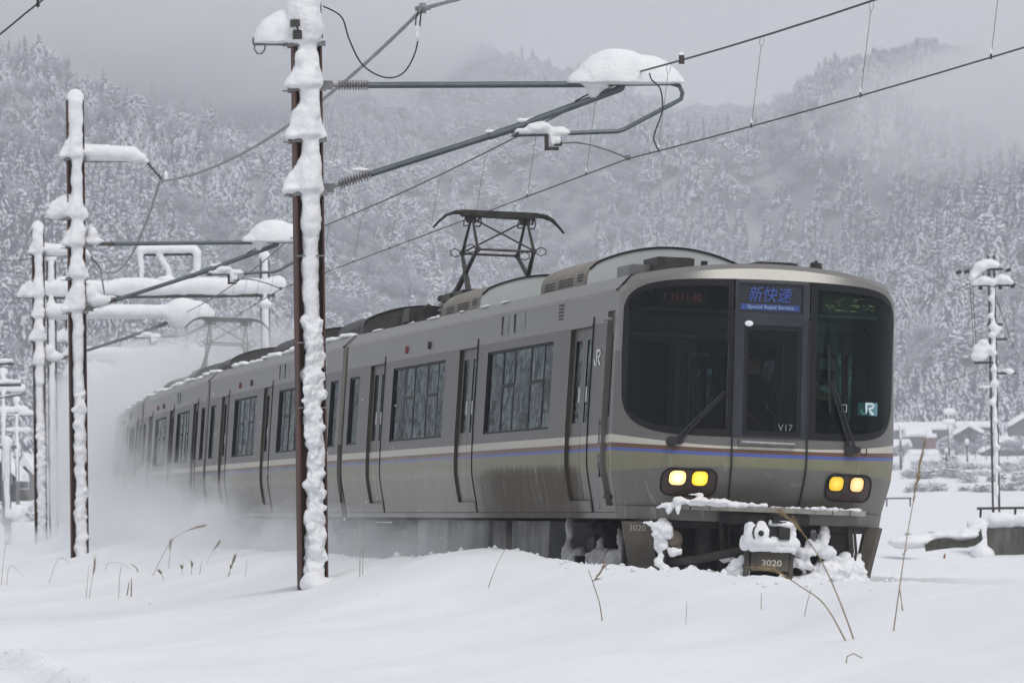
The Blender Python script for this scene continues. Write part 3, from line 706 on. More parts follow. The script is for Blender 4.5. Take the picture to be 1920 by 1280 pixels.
def side_wall(sgn, doors, wins, s0, s1, parent, mats, extra=()):
    holes = [(a, b, *DZ) for a, b in doors] + [w_[:4] for w_ in wins] + list(extra)
    m = MB(); sheet(m, sgn, s0, s1, 1.0, 3.31, 0, holes)
    # cove above the gutter crease
    m.grid([[(sgn * w_, s, z) for s in (s0, s1)] for w_, z in ((1.437, 3.31), (1.452, 3.325), (1.452, 3.335), (1.435, 3.342), (1.31, 3.485))], 0, flip=sgn > 0)
    m.grid([[(sgn * 1.372, s, 1.0) for s in (s0, s1)], [(sgn * 1.25, s, 1.0) for s in (s0, s1)]], 6)
    for w_ in wins: jamb(m, sgn, w_[:4], .06, 8)
    m.grid([[(sgn * (hw(1.062) + .003), s0, 1.056), (sgn * (hw(1.062) + .003), s1, 1.056)], [(sgn * (hw(1.062) + .003), s0, 1.064), (sgn * (hw(1.062) + .003), s1, 1.064)]], 8)
    m.build('side_wall', mats + [seal_m], parent)
def roof(s0, s1, parent, mats, n=3):
    m = MB(); ws = np.linspace(-1.31, 1.31, 15)
    ss = np.linspace(s0, s1, n); m.grid([[(w_, s, roofz(w_)) for s in ss] for w_ in ws], 7)
    m.build('roof', mats, parent)
def slot_rows(m, sgn, s_a, s_b, z_a, z_b, wf, rows, cols, mi):
    for i in range(rows):
        for j in range(cols):
            z = z_a + (z_b - z_a) * (i + .5) / rows; s = s_a + (s_b - s_a) * (j + .5) / cols; hz = (z_b - z_a) / rows * .3; hs_ = (s_b - s_a) / cols * .33
            m.poly([(sgn * (wf(q) + .004), r_, q) for r_, q in ((s - hs_, z - hz), (s + hs_, z - hz), (s + hs_, z + hz), (s - hs_, z + hz))][::(1 if sgn > 0 else -1)], mi)
def ac_unit(s0, s1, parent, dark=False):
    hw_ = .92; base = 3.50
    prof = []
    for a in np.linspace(-1, 1, 25):
        x = a * hw_; e = abs(a)
        z = 4.02 - .235 * e ** 2 - .55 * max(0, e - .90) ** 1.1
        prof.append((x, z))
    prof = [(-hw_ - .03, base)] + [(-hw_ - .015, 3.68)] + prof[0:] + [(hw_ + .015, 3.68), (hw_ + .03, base)]
    cs = iron_m if dark else ac_m
    m = MB(); m.grid([[(x, s, z) for s in (s0 + .03, s0 + .2, s1 - .1, s1)] for x, z in prof], 0, flip=True)
    m.poly([(x, s1, z) for x, z in prof], 0)
    wf = lambda z: float(np.interp(z, [base, 3.68, prof[2][1]], [hw_ + .03, hw_ + .015, hw_]))
    for sgn in (-1, 1):
        slot_rows(m, sgn, s0 + .25, s0 + .62, 3.625, 3.72, wf, 3, 5, 1); slot_rows(m, sgn, s0 + .85, s0 + 1.75, 3.60, 3.70, wf, 3, 9, 1); slot_rows(m, sgn, s0 + 2.0, s0 + 2.65, 3.59, 3.69, wf, 3, 6, 1)
    u = m.build('air_conditioner', [cs, seal_m], parent, smooth=True, auto=35)
    f = MB(); c = [(x, s0 + .05 - .04 * 1, z) for x, z in prof]
    f.poly(c[::-1], 0)
    f.build('end_plate', iron_m if dark else acf_m, u)
    e = MB(); e.tube([(x, s0, z + .008) for x, z in prof[2:-2]], .013, 6); e.build('edge_trim', seal_m, u)
def pantograph(s, parent):
    zt = 5.06; root = parent
    fr = MB()                     # frame base on insulators
    for w_ in (-.55, .55): fr.bar((w_, s - 1.0, 3.92), (w_, s + 1.0, 3.92), .07, .09)
    for q in (-.95, 0, .95): fr.bar((-.62, s + q, 3.92), (.62, s + q, 3.92), .06, .07)
    fr.ell((0, s - .2, 3.97), (.16, .5, .09)); fr.tube([(-.3, s + .6, 3.97), (.3, s + .6, 3.97)], .08, 8)
    pf = fr.build('pantograph_frame', iron_m, root)
    ins = MB()
    for w_ in (-.55, .55):
        for q in (-.9, .9):
            for k in range(4): ins.tube([(w_, s + q, 3.60 + k * .075), (w_, s + q, 3.63 + k * .075)], [.085, .06], 9)
            ins.tube([(w_, s + q, 3.5), (w_, s + q, 3.92)], .04, 8)
    ins.build('insulator', insul_m, pf)
    lo = MB(); kn = .62
    for w_ in (-.37, .37):
        lo.tube([(w_ * 1.25, s + .66, 3.93), (w_, s - kn, 4.52)], [.045, .024], 8); lo.tube([(w_ * 1.25, s - .62, 3.93), (w_, s + kn, 4.50)], [.045, .024], 8)
    for q in (-kn, kn):
        lo.tube([(-.37, s + q, 4.51), (.37, s + q, 4.51)], .017, 7)
        for w_ in (-.37, .37):
            lo.ell((w_, s + q, 4.51), .042, 8, 6); sg = 1 if w_ > 0 else -1
            lo.tube([(w_ + sg * .03, s + q, 4.54), (w_ + sg * .10, s + q, 4.57), (w_ + sg * .16, s + q, 4.535), (w_ + sg * .155, s + q, 4.49), (w_ + sg * .10, s + q, 4.46), (w_ + sg * .04, s + q, 4.48)], .008, 5)
    lo.build('lower_arm', iron_m, pf)
    up = MB()
    for w_ in (-.37, .37):
        for q in (-kn, kn): up.tube([(w_, s + q, 4.51), (w_ * .98, s + q * .12, 4.93)], [.023, .017], 7)
    up.tube([(-.37, s + kn, 4.52), (.34, s + .05, 4.93)], .011, 6); up.tube([(.37, s - kn, 4.52), (-.34, s - .05, 4.93)], .013, 6)
    for w_ in (-.36, .36):
        up.box(w_ - .05, w_ + .05, s - .05, s + .05, 4.88, 4.98)
        for e in (-.09, .09):
            up.tube([(w_ + e, s - .1, 4.97), (w_ + e * 1.3, s - .08, 4.90), (w_ + e * 1.2, s, 4.84), (w_ + e * .4, s + .02, 4.85)], .010, 5)
            up.tube([(w_ + e * .9, s - .1, 4.97), (w_ + e * .8, s - .05, 4.89)], .016, 6)
    up.build('upper_arm', iron_m, pf)
    hd = MB()
    for q in (-.12, .12):
        hd.box(-.50, .50, s + q - .025, s + q + .025, 4.975, 5.045)
        for sg in (-1, 1):
            hd.tube([(sg * .50, s + q, 5.02), (sg * .60, s + q, 5.01), (sg * .70, s + q * .6, 4.97), (sg * .79, s + q * .2, 4.89), (sg * .87, s, 4.80)], [.026, .022, .017, .015, .014], 7)
    for w_ in (-.36, .36): hd.bar((w_, s - .14, 4.99), (w_, s + .14, 4.99), .05, .03)
    hd.tube([(-.5, s, 4.965), (.5, s, 4.955)], .009, 5)
    hd.build('collector_head', pm('collector_iron', (.018, .018, .015), .8, .0, c2=(.04, .038, .03), scale=9.), pf)
def bogie(s, parent, snowy=True):
    m = MB()
    for sgn in (-1, 1):
        m.bar((sgn * .95, s - 1.35, .52), (sgn * .95, s + 1.35, .52), .14, .16); m.box(sgn * .95 - .1, sgn * .95 + .1, s - .35, s + .35, .5, .85)
    m.box(-.8, .8, s - .2, s + .2, .45, .85)
    b = m.build('bogie', under_m, parent)
    for q in (-1.05, 1.05):
        w_ = MB()
        for sgn in (-1, 1): w_.tube([(sgn * .49, s + q, .43), (sgn * .60, s + q, .43)], .43, 24); w_.tube([(sgn * .60, s + q, .43), (sgn * .97, s + q, .43)], .12, 10); w_.box(sgn * .97 - .14, sgn * .97 + .14, s + q - .17, s + q + .17, .30, .60)
        w_.tube([(-.5, s + q, .43), (.5, s + q, .43)], .08, 10)
        w_.build('wheelset', under_m, b)
    for sgn in (-1, 1):
        a = MB(); a.ell((sgn * .93, s, .90), (.26, .26, .12), 12, 6); a.box(sgn * .93 - .2, sgn * .93 + .2, s - .2, s + .2, .66, .80)
        a.build('air_spring', under_m, b)
    return b
def car_common(root, doors, wins, mats, s0, s1, extra=()):
    for sgn in (-1, 1):
        side_wall(sgn, doors, wins, s0, s1, root, mats, extra if sgn < 0 else ())
        for a, b in doors: door(sgn, a, b, root, mats)
        for w_ in wins: window(sgn, *w_[:5], root, w_[5], detailed=(sgn < 0))
    m = MB()                       # floor, end walls, ceiling
    m.box(-1.33, 1.33, max(s0, 1.35), s1 - .02, 1.0, 1.15); m.build('floor', under_m, root)
    m = MB(); zz = [1.0] + [z for z in ZR[1:]] + [3.485]
    for s_ in ((s1,) if s0 > .4 else (s0, s1)):
        pts = [(-hw(z), s_, z) for z in zz] + [(w_, s_, roofz(w_)) for w_ in np.linspace(-1.2, 1.2, 9)] + [(hw(z), s_, z) for z in zz[::-1]]
        m.poly(pts, 0)
    m.build('end_wall', mats[0], root)
    it = MB(); it.box(-1.25, 1.25, 1.6, s1 - .1, 3.12, 3.15)
    it.build('ceiling', pm('pale_ceiling', (.5, .5, .49), .7), root)
    st = MB(); k = 3.6
    while k < s1 - 1:
        if not any(a - .3 < k < b + .3 for a, b in doors):
            for sgn in (-1, 1): st.box(sgn * 1.35 if sgn < 0 else .45, -.45 if sgn < 0 else 1.35, k, k + .16, 1.5, 2.25)
        k += .95
    st.build('seats', pm('brown_seat', (.12, .07, .05), .9), root)
    up = MB()                      # small blind windows by the roof and marker dots are added by caller
    return root
def side_details(root, mats, fr, upw, dots, sgn=-1):
    if upw:
        for a, b in upw:
            m = MB(); m.poly([(sgn * (hw(z) - .0 + .004), s, z) for s, z in ((a, 3.085), (b, 3.085), (b, 3.285), (a, 3.285))][::-1]); m.build('display_glass', pm('frosted_display', (.11, .115, .12), .3, c2=(.20, .20, .20), scale=5.), root)
            m = MB()
            for q in ((b - .03, b + .03, 3.08, 3.29),): m.box(sgn * 1.442 - .01, sgn * 1.442 + .004, *q)
            m.build('display_frame', seal_m, root)
    for s_, mt in dots:
        m = MB(); w_ = hw(3.12); m.tube([(sgn * (w_ - .02), s_, 3.12), (sgn * (w_ + .035), s_, 3.12)], [.055, .045], 10)
        m.build('side_lamp', mt, root)
def underboxes(root, spots, mat):
    for a, b, z0, w0 in spots:
        m = MB(); m.box(-1.2, -w0, a, b, z0, .97); m.build('equipment_box', mat, root); m = MB(); m.box(w0, 1.2, a, b, z0, .97); m.build('equipment_box', mat, root)
bx_m = pm('snow_caked_box', (.07, .07, .07), .85, c2=(.26, .26, .26), scale=1.5, bump=.01, bscale=8)
dotR = pm('red_side_lamp', (.22, .05, .02), .5); dotB = pm('dark_side_lamp', (.03, .02, .015), .5)
def grp(): return 'cars of the silver train'
# ---- leading car
def car_frame(n):
    a = arc(n * 20.0); b = arc(n * 20.0 + 20); h_ = math.atan2(-(b[0] - a[0]), b[1] - a[1])
    return (a[0], a[1], 0), (0, CANT, h_)
loc, rot = car_frame(0)
cab = empty('train_car', loc, rot, 'leading silver train car with the windshields, lit headlights and destination sign', 'train car', 'cars of the silver train')
mt = skins('cab')
W1 = (3.97, 8.22, 1.958, 2.908, (4.63, 5.46, 6.50, 7.27), ((4.66, 5.43), (6.53, 7.24))); W2 = (11.29, 15.50, 1.965, 2.908, (11.95, 12.78, 13.82, 14.62), ((11.98, 12.75), (13.85, 14.59))); W3 = (18.48, 19.40, 1.968, 2.885, (), ())
car_common(cab, CAB_DOORS, (W1, W2, W3), mt, .5, 19.75, extra=[(.53, .93, 1.13, 3.12), (.97, 1.06, 1.42, 1.66), (.97, 1.06, 1.76, 2.02)])
roof(.34, 19.75, cab, mt, 6)
side_details(cab, mt, 0, ((5.85, 6.50), (6.92, 7.32)), ((14.41, dotR), (12.56, dotB)))
ac_unit(4.85, 7.75, cab); ac_unit(11.95, 14.95, cab)
pantograph(16.35, cab)
# louvre
m = MB()
for k in range(5):
    z = 3.125 + k * .036; m.box(-1.447, -1.425, 3.50, 3.74, z, z + .019)
m.build('louvre', seal_m, cab); m = MB(); m.box(-1.443, -1.425, 3.49, 3.75, 3.112, 3.30); m.build('louvre_frame', mt[0], cab)
# cab door recess, its window, handrail pockets
m = MB(); sheet(m, -1, .53, .93, 1.13, 3.12, .05, [(.60, .86, 2.04, 2.89)], ds=9); jamb(m, -1, (.53, .93, 1.13, 3.12), .055, 0); m.box(-1.43, -1.40, .55, .90, 1.20, 1.235, 8)
cd = m.build('crew_door', mt + [seal_m], cab)
m = MB(); m.poly([(-(hw(z) - .075), s, z) for s, z in ((.60, 2.04), (.86, 2.04), (.86, 2.89), (.60, 2.89))]); m.build('pane', glass_f, cd)
m = MB(); jamb(m, -1, (.60, .86, 2.04, 2.89), .10, 0, .05); m.box(-1.40, -1.32, .62, .84, 2.0, 2.9); m.build('window_seal', seal_m, cd)
m = MB(); m.tube([(-1.47, .52, 3.03), (-1.50, .55, 3.035), (-1.50, .90, 3.035), (-1.47, .93, 3.03)], .014, 6); m.build('rain_rail', galv_m, cd)
for z0, z1 in ((1.42, 1.66), (1.76, 2.02)):
    m = MB(); m.box(-1.40, -1.38, .96, 1.07, z0 - .01, z1 + .01); jamb(m, -1, (.97, 1.06, z0, z1), .1); hp = m.build('handrail_pocket', black_m, cab)
    m = MB(); zc = z0 + .12 if z0 < 1.5 else z1 - .05; m.box(-1.495, -1.46, .97, 1.06, zc - .015, zc + .015); m.tube([(-1.468, 1.015, z0), (-1.468, 1.015, z1)], .010, 6); m.build('handrail', galv_m, hp)
# ---- front face
def fs(u, z):
    a = abs(u); s = -.43 + .78 * a ** 4.2
    v = .055 * max(0, z - 1.65) + (.24 * min(1, max(0, (1.6 - z)) / .47) ** 1.35) + .5 * max(0, z - 3.42) ** 1.2
    return s + v * (1 - .55 * a ** 3)
def fw(u, z):
    a = abs(u); p = a * hw(z); q = min(a * 1.475, hw(z)); f = min(1, max(0, (z - 2.2) / 1.1))
    return math.copysign(p * (1 - f) + q * f, u)
def fp(u, z, d=0.): return (fw(u, z), fs(u, z) - d, z)
def tt(u): return min(1, max(0, (abs(u) * 1.475 - .4) / 1.075)) ** 2
def rowb(k, u):
    c = [1.553, 1.66, 1.695, 1.735, 1.760][k]; e = [1.475, 1.69, 1.722, 1.77, 1.853][k]; return c + (e - c) * tt(u)
def winB(u):
    x = min(1, abs(u) / .966); return 2.7 - .845 * (1 - x ** 7) ** .2
def winT(u):
    x = min(1, abs(u) / .966); return 2.7 + (.755 - .06 * x ** 2) * (1 - x ** 9) ** (1 / 6.)
def outz(u):
    x = abs(u) * 1.475
    return roofz(x) - .012 if x < 1.31 else 3.473 - (x - 1.31) / .165 * .17
US = sorted(set([round(q, 4) for q in list(np.linspace(-.93, .93, 63)) + [-.966, .966, -.955, .955, -.262, .262, -.275, .275, -.98, .98, -1, 1, -.99, .99]]))
rowf = [lambda u: 1.0, lambda u: 1.06, lambda u: 1.128, lambda u: 1.135, lambda u: 1.2, lambda u: 1.27, lambda u: 1.34, lambda u: 1.41] + [(lambda k: (lambda u: rowb(k, u)))(k) for k in range(5)] + \
       [lambda u: max(rowb(4, u) + .012, min(winB(u), 9)), ] + [(lambda f: (lambda u: winB(u) + (winT(u) - winB(u)) * f))(f) for f in (.15, .35, .65, .85)] + [winT, lambda u: max(winT(u) + .01, outz(u) - .055), lambda u: outz(u) + .0]
FM = [6, 6, 6, 6, 6, 6, 6, 6, 5, 4, 3, 2, 6, 1, 1, 1, 1, 1, 0, 0, 0]
m = MB(); P = [[None] * len(US) for _ in rowf]
for i, f in enumerate(rowf):
    for j, u in enumerate(US):
        z = f(u); p = list(fp(u, z)); 
        if i < 3: p[1] = fs(u, 1.135) - .035 + (0 if abs(u) < .97 else .02)
        if i == len(rowf) - 1: p[1] += .10
        if i == len(rowf) - 2: p[1] += .01
        P[i][j] = tuple(p)
SKIPR = range(13, 18)
m.grid(P, 0, lambda i, j: i in SKIPR and abs((US[j] + US[j + 1]) / 2) < .966, lambda i, j: FM[i])
for e in (0, -1):       # cheeks joining the side skin
    col = [P[i][e] for i in range(len(rowf))]; m.grid([[p, (p[0], .5, p[2])] for p in col], 0, mf=lambda i, j: FM[i], flip=(e == 0))
top = P[-1]; m.grid([list(top), [(p[0], .36 if abs(p[0]) < 1.4 else .5, roofz(p[0]) if abs(p[0]) < 1.31 else p[2] + .012) for p in top]], 7, flip=True)
m.grid([list(P[0]), [(p[0] * .9, p[1] + .25, 1.0) for p in P[0]]], 6)
m.build('front_shell', mt + [seal_m], cab, smooth=True, auto=28)
def patch(m, u0, u1, f0, f1, d, mi=0, nu=8, nv=4):
    us = np.linspace(u0, u1, nu + 1); Q = []
    for k in range(nv + 1):
        r_ = []
        for u in us:
            a = f0(u); b = f1(u); r_.append(fp(u, a + (b - a) * k / nv, d))
        Q.append(r_)
    m.grid(Q, mi)
fB = lambda f: (lambda u: winB(u) + (winT(u) - winB(u)) * f)
cz = lambda z: (lambda u: z)
for sg, gm in ((-1, glass_f), (1, glass_g)):
    a, b = (-.966, -.27) if sg < 0 else (.27, .966)
    m = MB(); e0, e1 = ((a, a + .035), (b - .04, b)) if sg < 0 else ((a, a + .05), (b - .02, b))
    patch(m, e0[0], e0[1], fB(0), fB(1), .006, nu=5, nv=16); patch(m, e1[0], e1[1], fB(0), fB(1), .006, nu=5, nv=16)
    patch(m, e0[1], e1[0], fB(0), fB(.045), .006, nu=24, nv=2); patch(m, e0[1], e1[0], fB(.955), fB(1), .006, nu=24, nv=2)
    ws = m.build('windshield_surround', seal_m, cab, smooth=True)
    m = MB(); patch(m, e0[1], e1[0], fB(.045), fB(.955), .004, nu=20, nv=8); m.build('windshield', gm, ws, smooth=True)
# centre column: end door and sign box
m = MB(); D = .012; UL, UR = -.262, .262; dl, dr = -.195, .215; zl, zh = 1.875, 2.992
patch(m, UL, dl, fB(0), cz(3.05), D, nu=2); patch(m, dr, UR, fB(0), cz(3.05), D, nu=2); patch(m, dl, dr, cz(zh), cz(3.05), D); patch(m, dl, dr, fB(0), cz(zl), D, nv=1)
ed = m.build('end_door', cabgrey_m, cab)
m = MB(); dw = .03
patch(m, dl, dl + dw, cz(zl), cz(zh), D - .006, nu=1); patch(m, dr - dw, dr, cz(zl), cz(zh), D - .006, nu=1); patch(m, dl + dw, dr - dw, cz(zh - .05), cz(zh), D - .006); patch(m, dl + dw, dr - dw, cz(zl), cz(zl + .05), D - .006)
m.build('window_seal', seal_m, ed)
m = MB(); patch(m, dl + dw, dr - dw, cz(zl + .05), cz(zh - .05), D - .009); m.build('door_window', glass('dark_door_glass', (.32, .32, .36), .42), ed)
m = MB(); patch(m, -.25, .25, cz(3.05), cz(3.115), D); patch(m, UL, -.25, cz(3.05), fB(1), D, nu=1); patch(m, .25, UR, cz(3.05), fB(1), D, nu=1)
patch(m, -.25, .25, cz(3.412), fB(1), D); patch(m, -.25, -.238, cz(3.115), cz(3.412), D, nu=1); patch(m, .212, .25, cz(3.115), cz(3.412), D, nu=1)
sb = m.build('sign_box', cabgrey_m, cab)
m = MB(); patch(m, -.238, .212, cz(3.115), cz(3.412), -.01); m.build('sign_screen', pm('sign_screen', (.020, .022, .03), .3), sb)
m = MB(); patch(m, -.222, .19, cz(3.145), cz(3.205), -.004); m.build('sign_band', pm('sign_blue_band', (.02, .04, .14), .4, emit=(.03, .065, .24, .3)), sb)
blue_e = pm('sign_blue_letters', (.03, .06, .24), .4, emit=(.03, .07, .26, .3)); grey_e = pm('sign_grey_letters', (.15, .18, .25), .4, emit=(.12, .16, .26, .6))
def facing(x, z, d=0., yaw=0.):
    u = x / hw(z); return Matrix.Translation((x, fs(u, z) - d, z)) @ Matrix.Rotation(yaw, 4, 'Z') @ Matrix.Rotation(math.pi / 2, 4, 'X')
text('sign_lettering', '新快速', .168, blue_e, sb, facing(-.035, 3.292, .004), shear=.2, xs=.90)
text('sign_lettering', 'Special Rapid Service', .052, grey_e, sb, facing(-.02, 3.176, .010), bold=.0008, xs=1.1)
text('unit_number', 'V17', .095, pm('grey_print', (.20, .20, .21), .5), ed, facing(.155, 1.965, .024))
m = MB(); m.tube([(-.30, fs(.2, 1.8) - .05, 1.805), (.25, fs(.15, 1.8) - .05, 1.80)], .017, 7)
for x in (-.29, 0., .24): m.box(x - .02, x + .02, fs(.1, 1.8) - .055, fs(.1, 1.8) + .02, 1.785, 1.82)
m.box(-.32, -.24, fs(.1, 1.8) - .03, fs(.1, 1.8) + .02, 1.775, 1.835)
m.build('step_bar', galv_m, ed)
m = MB(); m.ell((-.24, fs(.15, 3.03) - .012, 3.005), (.045, .015, .03)); m.build('ice_patch', clump_m, ed)
m = MB()
for u in (-.262, .262):
    zs = list(np.linspace(1.135, 3.05, 30)); pts = [fp(u, z, .012) for z in zs]
    for p, q in zip(pts[:-1], pts[1:]): m.bar(p, q, .014, .02, up=(0, 1, 0))
m.build('door_seam', black_m, cab)
# headlights
lampw = pm('lamp_warm_white', (.9, .8, .6), .3, emit=(1., .80, .48, 3.2), c2=(1, .9, .7), scale=20.)
def lamp_mat(name, rim, core, strength, cx, cz_, rad):
    if name in MAT: return MAT[name]
    m = bpy.data.materials.new(name); m.use_nodes = True; n = m.node_tree; b = n.nodes['Principled BSDF']; L = n.links.new
    tc = n.nodes.new('ShaderNodeTexCoord'); d = n.nodes.new('ShaderNodeVectorMath'); d.operation = 'DISTANCE'; L(tc.outputs['Object'], d.inputs[0]); d.inputs[1].default_value = (cx, 0, cz_)
    mp = n.nodes.new('ShaderNodeVectorMath'); mp.operation = 'MULTIPLY'; L(tc.outputs['Object'], mp.inputs[0]); mp.inputs[1].default_value = (1, 0, 1); L(mp.outputs[0], d.inputs[0])
    r = n.nodes.new('ShaderNodeValToRGB'); r.color_ramp.elements[0].color = (*core, 1); r.color_ramp.elements[1].color = (*rim, 1); r.color_ramp.elements[0].position = .22; r.color_ramp.elements[1].position = .80
    mr = n.nodes.new('ShaderNodeMapRange'); mr.inputs[2].default_value = rad; L(d.outputs['Value'], mr.inputs[0])
    no = n.nodes.new('ShaderNodeTexNoise'); no.inputs['Scale'].default_value = 38; ad = n.nodes.new('ShaderNodeMath'); ad.operation = 'MULTIPLY_ADD'; ad.inputs[1].default_value = 1.1; L(no.outputs[0], ad.inputs[0]); L(mr.outputs[0], ad.inputs[2])
    sb_ = n.nodes.new('ShaderNodeMath'); sb_.operation = 'SUBTRACT'; sb_.inputs[1].default_value = .52; L(ad.outputs[0], sb_.inputs[0]); L(sb_.outputs[0], r.inputs[0])
    L(r.outputs[0], b.inputs['Emission Color']); b.inputs['Emission Strength'].default_value = strength; b.inputs['Base Color'].default_value = (*[q * .3 for q in rim], 1); b.inputs['Roughness'].default_value = .2
    MAT[name] = m
    return m
def rrect(cx, cz_, a, b, r, n=5):
    o = []
    for sx_, sz_, t0 in ((1, 1, 0), (-1, 1, 90), (-1, -1, 180), (1, -1, 270)):
        for k in range(n): t = R(t0 + 90 * k / (n - 1)); o.append((cx + sx_ * (a - r) + r * math.cos(t), cz_ + sz_ * (b - r) + r * math.sin(t)))
    return o
house_m = pm('lamp_housing', (.035, .022, .016), .5, c2=(.055, .035, .025), scale=6.)
for sg, x0, x1 in ((-1, -1.05, -.52), (1, .62, 1.135)):
    cx = (x0 + x1) / 2; czz = 1.384; ring = rrect(cx, czz, (x1 - x0) / 2, .132, .09)
    def surf(rg, c0, d0, dc=0., n=5):      # disc following the curved nose, d0 = stand-off, dc = extra dome at the centre
        P = []
        for k in range(n + 1):
            f = k / n; P.append([(lambda x, z: (x, fs(x / hw(z), z) - d0 - dc * (1 - f * f), z))(c0[0] + (x - c0[0]) * f, c0[1] + (z - c0[1]) * f) for x, z in rg + rg[:1]])
        return P
    m = MB(); m.grid(surf(ring, (cx, czz), .020)); hb = m.build('headlight_housing', house_m, cab)
    m = MB(); rim = [(x, fs(x / hw(z), z) - .020, z) for x, z in ring]; m.tube(rim + rim[:1], .010, 6); m.build('rim', seal_m, hb)
    for lx, nm, isw in (((-.905, 'a', 1), (-.69, 'b', 0)) if sg < 0 else ((.72, 'c', 0), (.955, 'd', 1))):
        rg = rrect(lx, 1.425, .083, .076, .055)
        mt_ = lamp_mat('warm_lamp_' + nm, (.85, .50, .16) if isw else (.80, .46, .01), (1., .82, .46) if isw else (1., .74, .12), (1.9 if sg < 0 else 1.05) if isw else (1.4 if sg < 0 else .9), lx, 1.425, .10)
        m = MB(); m.grid(surf(rg, (lx, 1.425), .032, .014)); hl = m.build('headlight', mt_, hb, smooth=True)
        br = [(x, fs(x / hw(z), z) - .032, z) for x, z in rg]; m = MB(); m.tube(br + br[:1], .007, 5); m.build('bezel', seal_m, hl)
# bumper ledge, wipers, aerials, roof boxes
m = MB(); 
for a, b in zip(np.linspace(-.93, 1.04, 12)[:-1], np.linspace(-.93, 1.04, 12)[1:]):
    pa = (a, fs(a / 1.4, 1.135) - .10, 1.135); pb = (b, fs(b / 1.4, 1.135) - .10, 1.135); m.bar(pa, pb, .15, .052)
m.build('bumper_ledge', bumper_m, cab)
def wiper(piv, elbow, b0, b1, par):
    y = lambda p: fs(p[0] / 1.45, p[1]) - .06
    m = MB(); m.tube([(piv[0] - .03, y(piv) + .06, piv[1]), (piv[0] - .03, y(piv) - .02, piv[1])], .055, 10); m.tube([(piv[0] + .05, y(piv) + .06, piv[1] + .01), (piv[0] + .05, y(piv) - .01, piv[1] + .01)], .035, 8)
    for d in (-.022, .03): m.tube([(piv[0] + d, y(piv), piv[1]), (elbow[0] + d * .6, y(elbow), elbow[1])], [.016, .010], 6)
    a = m.build('wiper_arm', black_m, par); m = MB(); m.tube([(b0[0], y(b0), b0[1]), ((b0[0] + b1[0]) / 2, y(b0), (b0[1] + b1[1]) / 2), (b1[0], y(b1), b1[1])], .010, 5); m.build('wiper_blade', black_m, a)
wiper((-.955, 1.785), (-.475, 2.31), (-.455, 2.77), (-.46, 2.02), cab)
wiper((.87, 1.765), (.62, 2.46), (.58, 2.81), (.61, 2.14), cab)
m = MB(); m.tube([(.93, fs(.63, 1.8) - .05, 1.80), (.97, fs(.63, 1.7) - .07, 1.72), (1.03, fs(.7, 1.7) - .07, 1.73), (1.04, fs(.7, 1.75) - .03, 1.79)], .007, 5); m.build('washer_hose', black_m, cab)
m = MB(); m.tube([(.86, 1.5, 3.55), (.86, 1.5, 3.66)], .085, 14); m.tube([(.86, 1.5, 3.66), (.86, 1.5, 3.70)], .07, 12); m.box(.81, .91, 1.45, 1.55, 3.70, 3.745); m.tube([(.86, 1.5, 3.745), (.865, 1.5, 3.77)], .014, 6)
m.tube([(.85, 1.42, 3.765), (.79, 1.42, 3.74), (.775, 1.42, 3.67)], .005, 4); m.build('radio_aerial', iron_m, cab)
for x0, x1, z1, s_ in ((-1.12, -.86, 3.645, 1.5), (-.90, -.50, 3.72, 1.2), (.12, .55, 3.705, 1.0)):
    m = MB(); zb = roofz((x0 + x1) / 2) - .09; m.box(x0, x1, s_, s_ + .7, zb, z1); m.box(x0 + .03, x1 - .03, s_ + .05, s_ + .65, z1, z1 + .008); m.build('roof_box', iron_m if x0 > -1 else galv_m, cab)
m = MB(); m.box(-.42, -.36, 1.2, 1.26, 3.55, 3.70); m.build('roof_stub', black_m, cab)
m = MB()                         # high voltage gear behind the pantograph
for k in range(5): m.tube([(-.75 + .1 * (k % 2), 17.6 + k * .42, 3.6), (-.75 + .1 * (k % 2), 17.6 + k * .42, 3.80 - .03 * k)], [.09, .05], 8)
m.tube([(-.72, 17.4, 3.82), (-.70, 18.2, 3.78), (-.74, 19.2, 3.70)], .03, 6); m.tube([(-.9, 18.9, 3.58), (-.9, 18.9, 3.72), (-.86, 19.0, 3.72), (-.86, 19.0, 3.58)], .015, 5); m.box(-1.0, -.6, 17.3, 17.8, 3.6, 3.78)
m.build('roof_cable_gear', iron_m, cab)
# cab interior: back wall, blinds, desk
m = MB(); gw = pm('cab_lining', (.26, .27, .27), .8); dk = pm('cab_dark_blind', (.03, .045, .06), .9); pale = pm('cab_pale_frame', (.42, .43, .43), .7)
s_ = 1.30
m.box(-1.40, -.42, s_, s_ + .05, 1.1, 3.05, 0); m.box(.42, .70, s_, s_ + .05, 1.1, 3.05, 0); m.box(1.25, 1.40, s_, s_ + .05, 1.1, 3.05, 0); m.box(.70, 1.25, s_, s_ + .05, 1.1, 2.1, 0); m.box(.70, 1.25, s_, s_ + .05, 2.8, 3.05, 0); m.box(-.42, .42, s_, s_ + .05, 2.9, 3.05, 0)
m.box(-1.25, -.72, s_ - .03, s_ - .002, 1.2, 2.84, 1); m.box(-1.3, 1.3, s_ - .2, s_ - .05, 3.0, 3.12, 0)
m.box(-.66, -.60, s_ - .04, s_ - .002, 1.9, 2.86, 2); m.box(-.52, -.49, s_ - .04, s_ - .002, 1.9, 2.74, 2); m.box(-.52, -.3, s_ - .04, s_ - .002, 2.72, 2.745, 2); m.box(-1.3, -.45, s_ - .05, s_ - .003, 2.90, 2.93, 2)
m.box(.47, .50, s_ - .04, s_ - .002, 1.9, 2.9, 2); m.box(.9, 1.1, s_ + .052, s_ + .06, 2.2, 2.75, 2)
m.build('cab_back_wall', [gw, dk, pale], cab)
